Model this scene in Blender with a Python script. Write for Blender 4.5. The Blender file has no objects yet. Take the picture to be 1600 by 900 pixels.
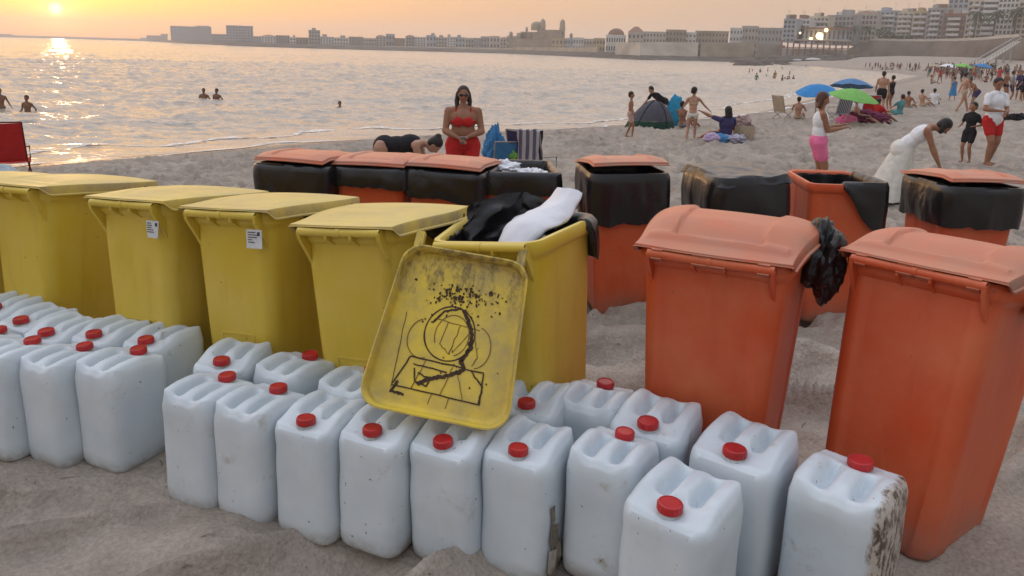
import bpy, math, random
import numpy as np
from mathutils import Vector, Matrix, noise
random.seed(7)
OPEN_ANG = -108
SUN_E, SEA_BUMP, SKY_K, HAZE_D, HAZE_S = .20, .75, 1.0, .00052, 2600.0
S = bpy.context.scene
col = S.collection

# ---------------------------------------------------------------- camera
FPX, PX, PY, CH = 1180.0, 800.0, 330.0, 1.7          # focal length and principal point (photo pixels), eye height
ROLL = math.radians(1.49)
PITCH = math.atan((330 - 76.8) / FPX)
U0 = np.array([0, math.sin(PITCH), math.cos(PITCH)])
FW = np.array([0, math.cos(PITCH), -math.sin(PITCH)])
RI = math.cos(ROLL) * np.array([1.0, 0, 0]) + math.sin(ROLL) * U0
UPV = -math.sin(ROLL) * np.array([1.0, 0, 0]) + math.cos(ROLL) * U0
cam = bpy.data.cameras.new('camera')
cam.sensor_width = 36
cam.lens = FPX / 1600 * 36
cam.shift_y = -120 / 1600
cam.clip_start = .05
cam.clip_end = 20000
camo = bpy.data.objects.new('camera', cam)
col.objects.link(camo)
camo.matrix_world = Matrix(((RI[0], UPV[0], -FW[0], 0), (RI[1], UPV[1], -FW[1], 0), (RI[2], UPV[2], -FW[2], CH), (0, 0, 0, 1)))
S.camera = camo

# ---------------------------------------------------------------- sky, sun, exposure
SUN_AZ, SUN_EL = -30.66, 1.75                       # degrees from +Y, above the horizon
S.view_settings.view_transform = 'Standard'
S.view_settings.look = 'None'
S.view_settings.gamma = 1
S.view_settings.use_curve_mapping = False
S.cycles.volume_bounces = 1
S.view_settings.exposure = 0.0
W = bpy.data.worlds.new('World')
S.world = W
W.use_nodes = True
wn, wl = W.node_tree.nodes, W.node_tree.links
wn.clear()
def wnode(t, **k):
    n = wn.new(t)
    for a, b in k.items(): setattr(n, a, b)
    return n
SD = Vector((math.sin(math.radians(SUN_AZ)) * math.cos(math.radians(SUN_EL)), math.cos(math.radians(SUN_AZ)) * math.cos(math.radians(SUN_EL)), math.sin(math.radians(SUN_EL))))
sky = wnode('ShaderNodeTexSky', sky_type='NISHITA', sun_disc=False)
sky.sun_elevation = math.radians(SUN_EL + 1.5)
sky.sun_rotation = math.radians(SUN_AZ)
sky.air_density = 1.0; sky.dust_density = 3.0; sky.ozone_density = 1.5
tc = wnode('ShaderNodeTexCoord')
sep = wnode('ShaderNodeSeparateXYZ'); wl.new(tc.outputs['Generated'], sep.inputs[0])
dot = wnode('ShaderNodeVectorMath', operation='DOT_PRODUCT'); wl.new(tc.outputs['Generated'], dot.inputs[0]); dot.inputs[1].default_value = SD
def wmath(op, a, b=None, clamp=False):
    n = wnode('ShaderNodeMath', operation=op, use_clamp=clamp)
    for i, v in enumerate((a, b)):
        if v is None: continue
        if isinstance(v, (int, float)): n.inputs[i].default_value = v
        else: wl.new(v, n.inputs[i])
    return n.outputs[0]
def wramp(fac, stops):
    n = wnode('ShaderNodeValToRGB'); wl.new(fac, n.inputs[0]); e = n.color_ramp.elements
    while len(e) < len(stops): e.new(.5)
    for q, (p, c) in zip(e, stops): q.position = p; q.color = (*c, 1)
    return n.outputs[0]
elev = wmath('MULTIPLY', wmath('ARCSINE', sep.outputs[2]), 2 / math.pi)               # 0 at the horizon, 1 overhead
ang = wmath('ARCCOSINE', dot.outputs['Value'])
dome = wramp(elev, [(0.0, (.40, .34, .285)), (.05, (.43, .38, .335)), (.16, (.78, .71, .66)), (.45, (.98, 1.04, 1.16)), (1.0, (.90, 1.05, 1.30))])
def wexp(sig, k, c):                                # a glow round the sun, sig degrees wide
    f = wmath('MULTIPLY', wmath('EXPONENT', wmath('DIVIDE', ang, -math.radians(sig))), k)
    n = wnode('ShaderNodeVectorMath', operation='SCALE'); n.inputs[0].default_value = c; wl.new(f, n.inputs['Scale']); return n.outputs[0]
back = wmath('MULTIPLY_ADD' if False else 'ADD', wmath('MULTIPLY', wmath('COSINE', ang), .42), .93)      # the sky away from the sun is dimmer
low = wmath('EXPONENT', wmath('MULTIPLY', wmath('ABSOLUTE', elev), -90 / 14))     # strong near the horizon
def wscale(v, f):
    n = wnode('ShaderNodeVectorMath', operation='SCALE'); wl.new(v, n.inputs[0])
    if isinstance(f, (int, float)): n.inputs['Scale'].default_value = f
    else: wl.new(f, n.inputs['Scale'])
    return n.outputs[0]
def wadd(a, b):
    n = wnode('ShaderNodeVectorMath', operation='ADD'); wl.new(a, n.inputs[0]); wl.new(b, n.inputs[1]); return n.outputs[0]
disc = wnode('ShaderNodeMapRange', interpolation_type='SMOOTHSTEP'); wl.new(ang, disc.inputs[0])
disc.inputs[1].default_value = math.radians(.18); disc.inputs[2].default_value = math.radians(.5); disc.inputs[3].default_value = 1.2; disc.inputs[4].default_value = 0.0
dv = wnode('ShaderNodeVectorMath', operation='SCALE'); dv.inputs[0].default_value = (1, .95, .75); wl.new(disc.outputs[0], dv.inputs['Scale'])
tot = wadd(wscale(dome, back), wscale(wexp(24, 1.0, (.56, -.02, -.26)), low))
up1 = wmath('SUBTRACT', 1.0, wmath('EXPONENT', wmath('MULTIPLY', wmath('MAXIMUM', elev, 0.0), -90 / .9)))
tot = wadd(tot, wscale(wexp(5.2, 1.0, (.80, .72, .0)), up1))
tot = wadd(tot, wexp(36, 1.0, (.58, .12, -.21)))
tot = wadd(tot, wexp(.8, 1.0, (.9, .85, .6)))
tot = wadd(tot, dv.outputs[0])
mx0 = wnode('ShaderNodeVectorMath', operation='MAXIMUM'); wl.new(tot, mx0.inputs[0]); mx0.inputs[1].default_value = (.02, .02, .02)
bg = wnode('ShaderNodeBackground'); wl.new(sky.outputs[0], bg.inputs[0]); bg.inputs[1].default_value = .02
bg2 = wnode('ShaderNodeBackground'); wl.new(mx0.outputs[0], bg2.inputs[0]); bg2.inputs[1].default_value = SKY_K
ad = wnode('ShaderNodeAddShader'); wl.new(bg.outputs[0], ad.inputs[0]); wl.new(bg2.outputs[0], ad.inputs[1])
wo = wnode('ShaderNodeOutputWorld'); wl.new(ad.outputs[0], wo.inputs[0])
W.cycles.sampling_method = 'MANUAL'; W.cycles.sample_map_resolution = 1024

sl = bpy.data.lights.new('sun', 'SUN')
sl.energy = SUN_E; sl.angle = math.radians(0.6); sl.color = (1.0, .58, .32)
so = bpy.data.objects.new('sun', sl); col.objects.link(so)
so.rotation_euler = SD.to_track_quat('Z', 'Y').to_euler()

# ---------------------------------------------------------------- picture pixels -> places
def ray(px, py): return FW + RI * (px - PX) / FPX - UPV * (py - PY) / FPX
def un(px, py, z=0.0):                                # where the line of sight meets height z
    d = ray(px, py); t = (z - CH) / d[2]
    return Vector((d[0] * t, d[1] * t, z))
def pdist(px, py, D):                                # the point at horizontal range D
    d = ray(px, py); t = D / math.hypot(d[0], d[1])
    return Vector((d[0] * t, d[1] * t, CH + d[2] * t))

# ---------------------------------------------------------------- tags and objects
def tag(o, label=None, cat=None, group=None, kind=None):
    if label: o['label'] = label
    if cat: o['category'] = cat
    if group: o['group'] = group
    if kind: o['kind'] = kind
    return o
def empty(name, loc, rz=0.0, label=None, cat=None, group=None):
    o = bpy.data.objects.new(name, None); o.empty_display_size = .1
    col.objects.link(o); o.location = loc; o.rotation_euler = (0, 0, rz)
    return tag(o, label, cat, group)
def link(name, me, m=None, parent=None):
    o = bpy.data.objects.new(name, me); col.objects.link(o)
    if m is not None:
        if len(me.materials) == 0: me.materials.append(m)
        elif me.materials[0] != m: me.materials[0] = m
    if parent: o.parent = parent
    return o
def copy_tree(o, parent=None):
    c = o.copy(); col.objects.link(c)
    if parent: c.parent = parent
    for ch in list(o.children): copy_tree(ch, c)
    return c

class MB:
    def __init__(s): s.v = []; s.f = []
    def add(s, vs, fs):
        n = len(s.v); s.v += [tuple(v) for v in vs]; s.f += [tuple(i + n for i in f) for f in fs]; return s
    def box(s, c, d, M=None, taper=1.0):
        vs = []
        for z in (-.5, .5):
            k = taper if z > 0 else 1
            for x, y in ((-.5, -.5), (.5, -.5), (.5, .5), (-.5, .5)):
                vs.append(Vector((x * d[0] * k, y * d[1] * k, z * d[2])))
        if M is not None: vs = [M @ v for v in vs]
        c = Vector(c); vs = [v + c for v in vs]
        return s.add(vs, [(3, 2, 1, 0), (4, 5, 6, 7), (0, 1, 5, 4), (1, 2, 6, 5), (2, 3, 7, 6), (3, 0, 4, 7)])
    def loft(s, secs, cap0=True, cap1=True, closed=True):
        n = len(secs[0]); vs = [p for q in secs for p in q]; fs = []
        for i in range(len(secs) - 1):
            for j in range(n if closed else n - 1):
                k = (j + 1) % n
                fs.append((i * n + j, i * n + k, (i + 1) * n + k, (i + 1) * n + j))
        if cap0: fs.append(tuple(range(n - 1, -1, -1)))
        if cap1: fs.append(tuple((len(secs) - 1) * n + j for j in range(n)))
        return s.add(vs, fs)
    def tube(s, pts, r, n=8, cap=True):
        pts = [Vector(p) for p in pts]; secs = []
        for i, p in enumerate(pts):
            t = (pts[min(i + 1, len(pts) - 1)] - pts[max(i - 1, 0)]).normalized()
            a = t.cross(Vector((0, 0, 1)));
            if a.length < .05: a = t.cross(Vector((1, 0, 0)))
            a.normalize(); b = t.cross(a).normalized()
            rr_ = r[i] if isinstance(r, (list, tuple)) else r
            secs.append([p + (a * math.cos(q) + b * math.sin(q)) * rr_ for q in [2 * math.pi * j / n for j in range(n)]])
        return s.loft(secs, cap, cap)
    def capsule(s, a, b, ra, rb, n=10):
        a = Vector(a); b = Vector(b); t = (b - a); L = t.length or 1e-6; t = t / L
        u = t.cross(Vector((0, 0, 1)));
        if u.length < .05: u = t.cross(Vector((1, 0, 0)))
        u.normalize(); w = t.cross(u).normalized(); secs = []
        for q in (-80, -45, 0): secs.append((a + t * ra * math.sin(math.radians(q)), ra * math.cos(math.radians(q))))
        for q in (0, 45, 80): secs.append((b + t * rb * math.sin(math.radians(q)), rb * math.cos(math.radians(q))))
        return s.loft([[c + (u * math.cos(2 * math.pi * j / n) + w * math.sin(2 * math.pi * j / n)) * r for j in range(n)] for c, r in secs])
    def ell(s, c, r, M=None, n=14, m=9):
        c = Vector(c); secs = []
        for i in range(m + 1):
            th = math.radians(-88 + 176 * i / m)
            q = [Vector((r[0] * math.cos(th) * math.cos(2 * math.pi * j / n), r[1] * math.cos(th) * math.sin(2 * math.pi * j / n), r[2] * math.sin(th))) for j in range(n)]
            if M is not None: q = [M @ v for v in q]
            secs.append([c + v for v in q])
        return s.loft(secs)
    def mesh(s, name='m', smooth=35):
        me = bpy.data.meshes.new(name); me.from_pydata(s.v, [], s.f); me.update()
        if smooth:
            me.polygons.foreach_set('use_smooth', [True] * len(me.polygons))
            if smooth < 180: me.set_sharp_from_angle(angle=math.radians(smooth))
        return me
    def build(s, name, m, parent=None, smooth=35): return link(name, s.mesh(name, smooth), m, parent)

def lerp(a, b, t): return a + (b - a) * t
def sst(a, b, x):
    t = min(1, max(0, (x - a) / (b - a))); return t * t * (3 - 2 * t)

# ---------------------------------------------------------------- materials
MATS = {}
def new_mat(name):
    m = bpy.data.materials.new(name); m.use_nodes = True; m.node_tree.nodes.clear(); MATS[name] = m
    nt = m.node_tree
    out = nt.nodes.new('ShaderNodeOutputMaterial')
    return m, nt.nodes, nt.links, out
class NG:
    def __init__(s, name): s.m, s.n, s.l, s.out = new_mat(name)
    def node(s, t, ins=None, **k):
        n = s.n.new(t)
        for a, b in k.items(): setattr(n, a, b)
        for a, b in (ins or {}).items(): s.set(n.inputs[a], b)
        return n
    def set(s, i, v):
        if isinstance(v, bpy.types.NodeSocket): s.l.new(v, i)
        else:
            if hasattr(i.default_value, '__len__') and not hasattr(v, '__len__'): v = [v] * len(i.default_value)
            if hasattr(v, '__len__') and len(v) == 3 and len(i.default_value) == 4: v = (*v, 1)
            i.default_value = v
    def math(s, op, a, b=0.0, c=0.0, clamp=False):
        n = s.node('ShaderNodeMath', operation=op, use_clamp=clamp)
        s.set(n.inputs[0], a); s.set(n.inputs[1], b); s.set(n.inputs[2], c); return n.outputs[0]
    def mix(s, f, a, b, mode='MIX'):
        n = s.node('ShaderNodeMix', data_type='RGBA', blend_type=mode)
        s.set(n.inputs[0], f); s.set(n.inputs[6], a); s.set(n.inputs[7], b); return n.outputs[2]
    def coord(s, kind='Object', scale=(1, 1, 1), off=None, rot=(0, 0, 0)):
        if kind == 'World': o = s.node('ShaderNodeNewGeometry').outputs['Position']
        else: o = s.node('ShaderNodeTexCoord').outputs[kind]
        mp = s.node('ShaderNodeMapping', {'Vector': o}); mp.inputs['Scale'].default_value = scale; mp.inputs['Rotation'].default_value = rot
        if off is not None: s.set(mp.inputs['Location'], off)
        return mp.outputs[0]
    def rand(s, k=37.0):
        r = s.node('ShaderNodeObjectInfo').outputs['Random']
        return s.math('MULTIPLY', r, k)
    def noise(s, vec, scale, detail=4, rough=.55, dist=0.0):
        n = s.node('ShaderNodeTexNoise', {'Vector': vec, 'Scale': scale, 'Detail': detail, 'Roughness': rough, 'Distortion': dist}); return n.outputs[0]
    def ramp(s, f, stops, interp='LINEAR'):
        n = s.node('ShaderNodeValToRGB', {'Fac': f}); e = n.color_ramp.elements; n.color_ramp.interpolation = interp
        while len(e) < len(stops): e.new(.5)
        for q, (p, c) in zip(e, stops):
            q.position = p; q.color = (*c, 1) if hasattr(c, '__len__') else (c, c, c, 1)
        return n.outputs[0]
    def bump(s, h, strength=.3, dist=.01, normal=None):
        n = s.node('ShaderNodeBump', {'Height': h, 'Strength': strength, 'Distance': dist})
        if normal is not None: s.set(n.inputs['Normal'], normal)
        return n.outputs[0]
    def pbr(s, color, rough=.5, normal=None, **k):
        b = s.node('ShaderNodeBsdfPrincipled', {'Base Color': color, 'Roughness': rough, **k})
        if normal is not None: s.set(b.inputs['Normal'], normal)
        s.l.new(b.outputs[0], s.out.inputs['Surface']); return s.m
def simple(name, c, rough=.6, var=.15, scale=6, bump=.15, spec=.4, coord='Object', **k):
    g = NG(name); v = g.coord(coord, off=g.rand())
    n = g.noise(v, scale, 5); d = tuple(x * (1 - var) for x in c); l = tuple(min(1, x * (1 + var)) for x in c)
    col_ = g.ramp(n, [(.3, d), (.7, l)])
    nm = g.bump(g.noise(v, scale * 6, 3), bump, .01) if bump else None
    return g.pbr(col_, rough, nm, **{'Specular IOR Level': spec, **k})
def tinted(name, rough=.8, spec=.3, var=.2, scale=9):                # colour taken from the object's own colour
    g = NG(name); v = g.coord('Object'); c = g.node('ShaderNodeObjectInfo').outputs['Color']
    n = g.noise(v, scale, 4)
    return g.pbr(g.mix(1.0, c, g.ramp(n, [(.3, 1 - var), (.75, 1.0)]), 'MULTIPLY'), rough, g.bump(g.noise(v, scale * 4, 3), .25, .01), **{'Specular IOR Level': spec})
# ---------------------------------------------------------------- the lie of the land
SEA = -1.2
SHORE = [(-60, -24), (-30, 0), (-11.5, 16.8), (-8.5, 19.9), (-4.2, 24.3), (2.4, 29), (5.2, 31.0), (13.4, 40.1), (24.4, 58.8), (49.4, 99.7), (76.4, 144.7), (95, 230), (92, 330), (150, 400)]
SHN = np.array(SHORE, float)
def shore_d(x, y):                                   # signed distance to the waterline, + on the beach
    x = np.asarray(x, float); y = np.asarray(y, float); best = np.full(x.shape, 1e9); sg = np.ones(x.shape)
    for i in range(len(SHN) - 1):
        a, b = SHN[i], SHN[i + 1]; d = b - a; L2 = d @ d
        t = np.clip(((x - a[0]) * d[0] + (y - a[1]) * d[1]) / L2, 0, 1)
        qx = x - a[0] - t * d[0]; qy = y - a[1] - t * d[1]; dd = np.hypot(qx, qy)
        s_ = np.sign(d[1] * qx - d[0] * qy)
        m = dd < best; best = np.where(m, dd, best); sg = np.where(m, s_, sg)
    return best * sg
def lat(ix, iy, s=0):
    h = np.sin(ix * 127.1 + iy * 311.7 + s * 74.7) * 43758.5453
    return h - np.floor(h)
def vnoise(x, y, s=0):
    ix = np.floor(x); iy = np.floor(y); fx = x - ix; fy = y - iy
    fx = fx * fx * fx * (fx * (fx * 6 - 15) + 10); fy = fy * fy * fy * (fy * (fy * 6 - 15) + 10)
    a = lat(ix, iy, s); b = lat(ix + 1, iy, s); c = lat(ix, iy + 1, s); d = lat(ix + 1, iy + 1, s)
    return (a * (1 - fx) + b * fx) * (1 - fy) + (c * (1 - fx) + d * fx) * fy - .5
def pits(x, y, cell, s, r0, depth):                   # trodden hollows with pushed-up rims
    gx = np.floor(x / cell); gy = np.floor(y / cell); out = np.zeros(x.shape)
    for i in (-1, 0, 1):
        for j in (-1, 0, 1):
            cx = gx + i; cy = gy + j
            px = (cx + lat(cx, cy, s)) * cell; py = (cy + lat(cx, cy, s + 1)) * cell
            an = lat(cx, cy, s + 2) * 6.28; st = .55 + .35 * lat(cx, cy, s + 3)
            dx = x - px; dy = y - py
            u = dx * np.cos(an) + dy * np.sin(an); v = (-dx * np.sin(an) + dy * np.cos(an)) / st
            q = (u * u + v * v) / (r0 * r0); k = .4 + .6 * lat(cx, cy, s + 4)
            out += k * depth * (-np.exp(-q) + .55 * np.exp(-(np.sqrt(q) - 1.55) ** 2 * 5))
    return out
PROF_D = [-400, -40, -12, -3, 0, 3, 6, 9.5, 12, 25, 60, 400]
PROF_Z = [-6, -4, -2.2, -1.45, -1.2, -.90, -.60, -.45, -.37, -.34, .0, .1]
def base_h(x, y):
    d = shore_d(x, y); z = np.interp(d, PROF_D, PROF_Z)
    r = np.hypot(x, y)
    k = np.clip((r - 4.2) / 5, 0, 1); z = z - np.minimum(z, 0) * (1 - k * k * (3 - 2 * k)) * np.clip((d - 5) / 5, 0, 1)      # the sand bank the bins stand on
    lift = np.clip((r - 110) / 190, 0, 1); lift = lift * lift * (3 - 2 * lift)
    return z + lift * 3.0 * np.clip(d / 60, 0, 1) - .10 * np.clip((y - 3.5) / 2.5, 0, 1) * np.clip(1 - (y - 6) / 8, 0, 1) * np.clip(d / 10, 0, 1)
def gz(x, y): return float(base_h(np.array([x]), np.array([y]))[0])

def polar_grid(name, r, az, zf):
    A, Rr = np.meshgrid(az, r); x = np.sin(A) * Rr; y = np.cos(A) * Rr; z = zf(x, y, Rr)
    nr, na = Rr.shape; co = np.stack([x, y, z], -1).reshape(-1, 3)
    idx = np.arange(nr * na).reshape(nr, na)
    q = np.stack([idx[:-1, :-1], idx[:-1, 1:], idx[1:, 1:], idx[1:, :-1]], -1).reshape(-1, 4)[:, ::-1]
    me = bpy.data.meshes.new(name); me.vertices.add(len(co)); me.vertices.foreach_set('co', co.ravel())
    me.loops.add(q.size); me.loops.foreach_set('vertex_index', q.ravel().astype(np.int32))
    me.polygons.add(len(q)); me.polygons.foreach_set('loop_start', np.arange(0, q.size, 4, dtype=np.int32))
    me.polygons.foreach_set('use_smooth', np.ones(len(q), bool)); me.update(calc_edges=True); me.validate(); return me

def sand_z(x, y, r):
    z = base_h(x, y); d = shore_d(x, y)
    dry = np.clip(d / 4, 0, 1)
    nearf = np.clip(1 - (r - 5) / 6, 0, 1)
    # long wind-blown and dragged ridges in the foreground
    a = -.62; u = x * np.cos(a) - y * np.sin(a); v = x * np.sin(a) + y * np.cos(a)
    w1 = vnoise(u * .9 + 3, v * 3.2 + vnoise(u * 1.4, v * 1.4, 9) * 2.2, 1)
    ridge = (1 - np.abs(w1) * 2) ** 3
    fine = vnoise(x * 9, y * 9, 4) * .004 + vnoise(x * 21, y * 21, 5) * .0018
    z = z + nearf * (ridge * .19 + vnoise(x * 1.7, y * 1.7, 2) * .15 + vnoise(x * 4, y * 4, 3) * .06 + fine * 1.5 - .07)
    open_ = np.clip((y - 3.6) / 1.5, 0, 1)
    amp = dry * (open_ * .9 + .1) * np.clip(1 - (r - 60) / 60, 0, 1)
    z = z + amp * (pits(x, y, .36, 11, .12, .10) + pits(x + 5, y + 2, .62, 21, .19, .12) * .9 + vnoise(x * 1.1, y * 1.1, 6) * .07 + vnoise(x * .35, y * .35, 8) * .14)
    z = z + nearf * (1 - open_) * pits(x, y, .7, 31, .09, .035)
    # keep the sand level under the cans and bins
    m = np.clip(1 - np.abs(y - (2.72 - .16 * x)) / .66, 0, 1); m = np.minimum(1, m * 1.9) * np.clip(1 - (r - 5) / 2, 0, 1)
    return z * (1 - m) + (base_h(x, y) - .004 + fine) * m
g = NG('sand')
wv = g.coord('World')
cr = g.ramp(g.noise(wv, .8, 6, .6), [(.3, (.33, .28, .235)), (.7, (.49, .425, .36))])
cr = g.mix(g.ramp(g.noise(wv, 2.6, 5, .7), [(.42, 0.0), (.62, .42)]), cr, (.24, .195, .155))
cr = g.mix(g.ramp(g.noise(wv, 60, 3, .7), [(.35, 0.0), (.75, .55)]), cr, (.15, .125, .105))
sepz = g.node('ShaderNodeSeparateXYZ', {'Vector': g.node('ShaderNodeNewGeometry').outputs['Position']})
wet = g.math('SUBTRACT', 1.0, g.node('ShaderNodeMapRange', {'Value': g.math('ADD', sepz.outputs[2], g.math('MULTIPLY', g.noise(wv, .25, 3), .25)), 1: SEA + .16, 2: SEA + .36}).outputs[0])
cr = g.mix(wet, cr, (.10, .08, .068))
rg = g.math('MULTIPLY_ADD', wet, -.62, .9)
specks = g.ramp(g.noise(wv, 23, 2, .5), [(.73, 0.0), (.77, 1.0)])
cr = g.mix(g.math('MULTIPLY', specks, .5), cr, (.07, .055, .045))
h1 = g.math('ADD', g.math('MULTIPLY', g.noise(wv, 3.2, 5, .6), 1.0), g.math('MULTIPLY', g.noise(wv, 70, 3, .6), .06))
sand_m = g.pbr(cr, rg, g.bump(h1, .6, .12), **{'Specular IOR Level': .25})
rr_ = np.concatenate([np.linspace(.35, 1.2, 12)[:-1], np.geomspace(1.2, 9, 300)[:-1], np.geomspace(9, 60, 330)[:-1], np.geomspace(60, 1400, 60)])
azs = np.radians(np.concatenate([np.linspace(-120, -48, 40)[:-1], np.linspace(-48, 48, 620), np.linspace(48, 120, 40)[1:]]))
tag(link('beach_sand', polar_grid('beach_sand', rr_, azs, sand_z), sand_m), kind='structure')

# ---------------------------------------------------------------- the sea
def sea_z(x, y, r):
    d = -shore_d(x, y)
    f = np.clip(1 - (r - 60) / 380, 0, 1) * (1 + np.clip((r - 20) / 90, 0, 1.2)); sh = np.clip(d / 6, 0.06, 1)
    # travelling swell parallel to the beach, broken up by noise, and wind chop over it
    ph = d * .78 + vnoise(x * .09, y * .09, 41) * 7
    sw = np.sin(ph) * .5 + .5
    z = f * sh * 1.0 * ((sw ** 3) * .11 * (.35 + 1.2 * (vnoise(x * .05, y * .05, 42) + .5)) + vnoise(x * .6, y * 1.1, 43) * .10 + vnoise(x * 1.2, y * 2.3, 44) * .13 + vnoise(x * 2.6, y * 4.6, 45) * .075 + vnoise(x * 5.5, y * 8.5, 46) * .03)
    # a low wave about to break and thin swash lines
    for dd, hh, ww, s_ in ((3.6, .17, .5, 51), (8.5, .20, .9, 52), (17, .24, 1.4, 53), (33, .3, 2.2, 54)):
        off = vnoise(x * .07, y * .07, s_) * 5 + vnoise(x * .3, y * .3, s_ + 5) * 1.2
        k = np.clip(.25 + 1.6 * vnoise(x * .045 + 9, y * .045, s_ + 9), 0, 1)
        z = z + hh * k * np.exp(-((d - dd - off) / ww) ** 2)
    return SEA + z - .05
g = NG('sea_water')
wv = g.coord('World', rot=(0, 0, math.radians(-12)))
wvs = g.coord('World', scale=(.45, 1, 1), rot=(0, 0, math.radians(-12)))
n1 = g.noise(wvs, 1.6, 5, .62, .4); n2 = g.noise(wvs, .33, 4, .6); n3 = g.noise(wvs, .06, 4, .6)
hh = g.math('ADD', g.math('MULTIPLY', n1, .32), g.math('ADD', g.math('MULTIPLY', n2, .9), g.math('MULTIPLY', n3, 2.2)))
nm = g.bump(hh, SEA_BUMP, 1.0)
foam = g.ramp(g.noise(wv, 1.1, 6, .75, 1.2), [(.66, 0.0), (.74, 1.0)])
sea_m = g.pbr((.37, .315, .25), .18, nm, **{'IOR': 2.0, 'Specular IOR Level': .5})
rs = np.concatenate([np.geomspace(14, 120, 430)[:-1], np.geomspace(120, 900, 150)[:-1], np.geomspace(900, 2550, 16)])
azw = np.radians(np.concatenate([np.linspace(-110, -44, 60)[:-1], np.linspace(-44, 30, 560), np.linspace(30, 60, 20)[1:]]))
def sea_clip(x, y, r): return sea_z(x, y, r)
tag(link('sea', polar_grid('sea', rs, azw, sea_clip), sea_m), kind='structure')
# foam left where the swash turns
g = NG('foam'); v = g.coord('World')
al = g.ramp(g.noise(v, 3.0, 6, .75, .8), [(.36, 0.0), (.52, 1.0)])
g.pbr((.72, .70, .68), .6, None, Alpha=al); foam_m = g.m
mb = MB()
def foam_strip(d0, w, z, seg0, seg1, n=260):
    pts = []
    for i in range(n + 1):
        t = seg0 + (seg1 - seg0) * i / n; k = min(int(t), len(SHN) - 2); p = SHN[k] * (1 - (t - k)) + SHN[k + 1] * (t - k)
        dr = SHN[k + 1] - SHN[k]; dr = dr / np.linalg.norm(dr); nrm = np.array([-dr[1], dr[0]])
        o = d0 + 1.5 * noise.noise((i * .06, d0, 0)) ; ww = w * (.4 + abs(noise.noise((i * .1, d0 + 5, 0))) * 2)
        pts.append((p + nrm * o, p + nrm * (o + ww)))
    vs = []
    for a, b in pts:
        for q in (a, b):
            zz = max(float(sea_z(np.array([q[0]]), np.array([q[1]]), np.array([math.hypot(*q)]))[0]), gz(q[0], q[1])) + .02
            vs.append((q[0], q[1], zz))
    return vs, [(2 * i, 2 * i + 1, 2 * i + 3, 2 * i + 2) for i in range(n)]
for d0, w in ((-.3, .35), (2.2, .3)):
    vs, fs = foam_strip(d0, w, 0, 2.0, 8.5); mb.add(vs, fs)
tag(mb.build('foam', foam_m, None, 180), kind='structure')

# shells, twigs and pebbles lying on the near sand
lt = MB(); rnd_ = random.Random(77)
for i in range(260):
    y_ = rnd_.uniform(1.2, 6.5); x_ = rnd_.uniform(-.95, .95) * y_; s_ = rnd_.uniform(.002, .006); z_ = float(sand_z(np.array([x_]), np.array([y_]), np.array([math.hypot(x_, y_)]))[0])
    if rnd_.random() < .25:
        a_ = rnd_.random() * 6; L_ = rnd_.uniform(.01, .035); lt.tube([(x_ - L_ * math.cos(a_), y_ - L_ * math.sin(a_), z_ + .003), (x_, y_, z_ + .006), (x_ + L_ * math.cos(a_ + .3), y_ + L_ * math.sin(a_ + .3), z_ + .003)], .0016, 5)
    else: lt.ell((x_, y_, z_ + s_ * .4), (s_ * rnd_.uniform(1, 2), s_ * rnd_.uniform(.8, 1.4), s_ * .6), Matrix.Rotation(rnd_.random() * 3, 3, 'Z'), 7, 4)
tag(lt.build('beach_litter', simple('shell_and_twig', (.20, .15, .11), .8, .7, 3, .1, coord='Object'), None, 40), kind='stuff')
# ---------------------------------------------------------------- materials of the near things
def plastic(name, c, pale, dirt=(.12, .09, .06), rough=.42):
    g = NG(name); v = g.coord('Object', off=g.rand(61)); vz = g.coord('Object', scale=(1, 1, .22), off=g.rand(61))
    n = g.noise(v, 2.2, 6, .62); streak = g.noise(vz, 11, 5, .6)
    base = g.mix(g.ramp(n, [(.35, 0.0), (.75, .5)]), c, pale)
    base = g.mix(g.ramp(streak, [(.52, 0.0), (.78, .35)]), base, tuple(x * .62 for x in c))
    sp = g.ramp(g.noise(v, 38, 2, .5), [(.745, 0.0), (.77, .7)])
    base = g.mix(sp, base, dirt)
    z = g.node('ShaderNodeSeparateXYZ', {'Vector': g.node('ShaderNodeTexCoord').outputs['Object']}).outputs[2]
    low = g.math('MULTIPLY', g.node('ShaderNodeMapRange', {'Value': z, 1: .0, 2: .22, 3: 1.0, 4: 0.0}).outputs[0], g.ramp(g.noise(v, 5, 5, .7), [(.3, .1), (.7, .9)]))
    base = g.mix(low, base, (.24, .20, .16))
    # sun-bleached, dusty where the plastic faces up
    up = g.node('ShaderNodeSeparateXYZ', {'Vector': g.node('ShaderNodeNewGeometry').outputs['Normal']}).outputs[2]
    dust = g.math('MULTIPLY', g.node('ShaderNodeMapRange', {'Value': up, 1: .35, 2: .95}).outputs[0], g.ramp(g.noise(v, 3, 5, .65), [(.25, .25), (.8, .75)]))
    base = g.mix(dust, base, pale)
    scr = g.noise(g.coord('Object', scale=(3, 3, .8), off=g.rand(17)), 24, 4, .7)
    return g.pbr(base, g.ramp(n, [(.3, rough - .06), (.7, rough + .12)]), g.bump(g.math('ADD', g.math('MULTIPLY', scr, .5), g.math('MULTIPLY', g.noise(v, 3, 2), 2.0)), .12, .01), **{'Specular IOR Level': .45})
yellow_m = plastic('yellow_plastic', (.62, .44, .03), (.76, .61, .19), rough=.46)
orange_m = plastic('orange_plastic', (.55, .068, .014), (.66, .235, .11), rough=.42)
yellow_in_m = plastic('yellow_plastic_unbleached', (.86, .62, .012), (.84, .62, .06), rough=.40)
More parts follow.
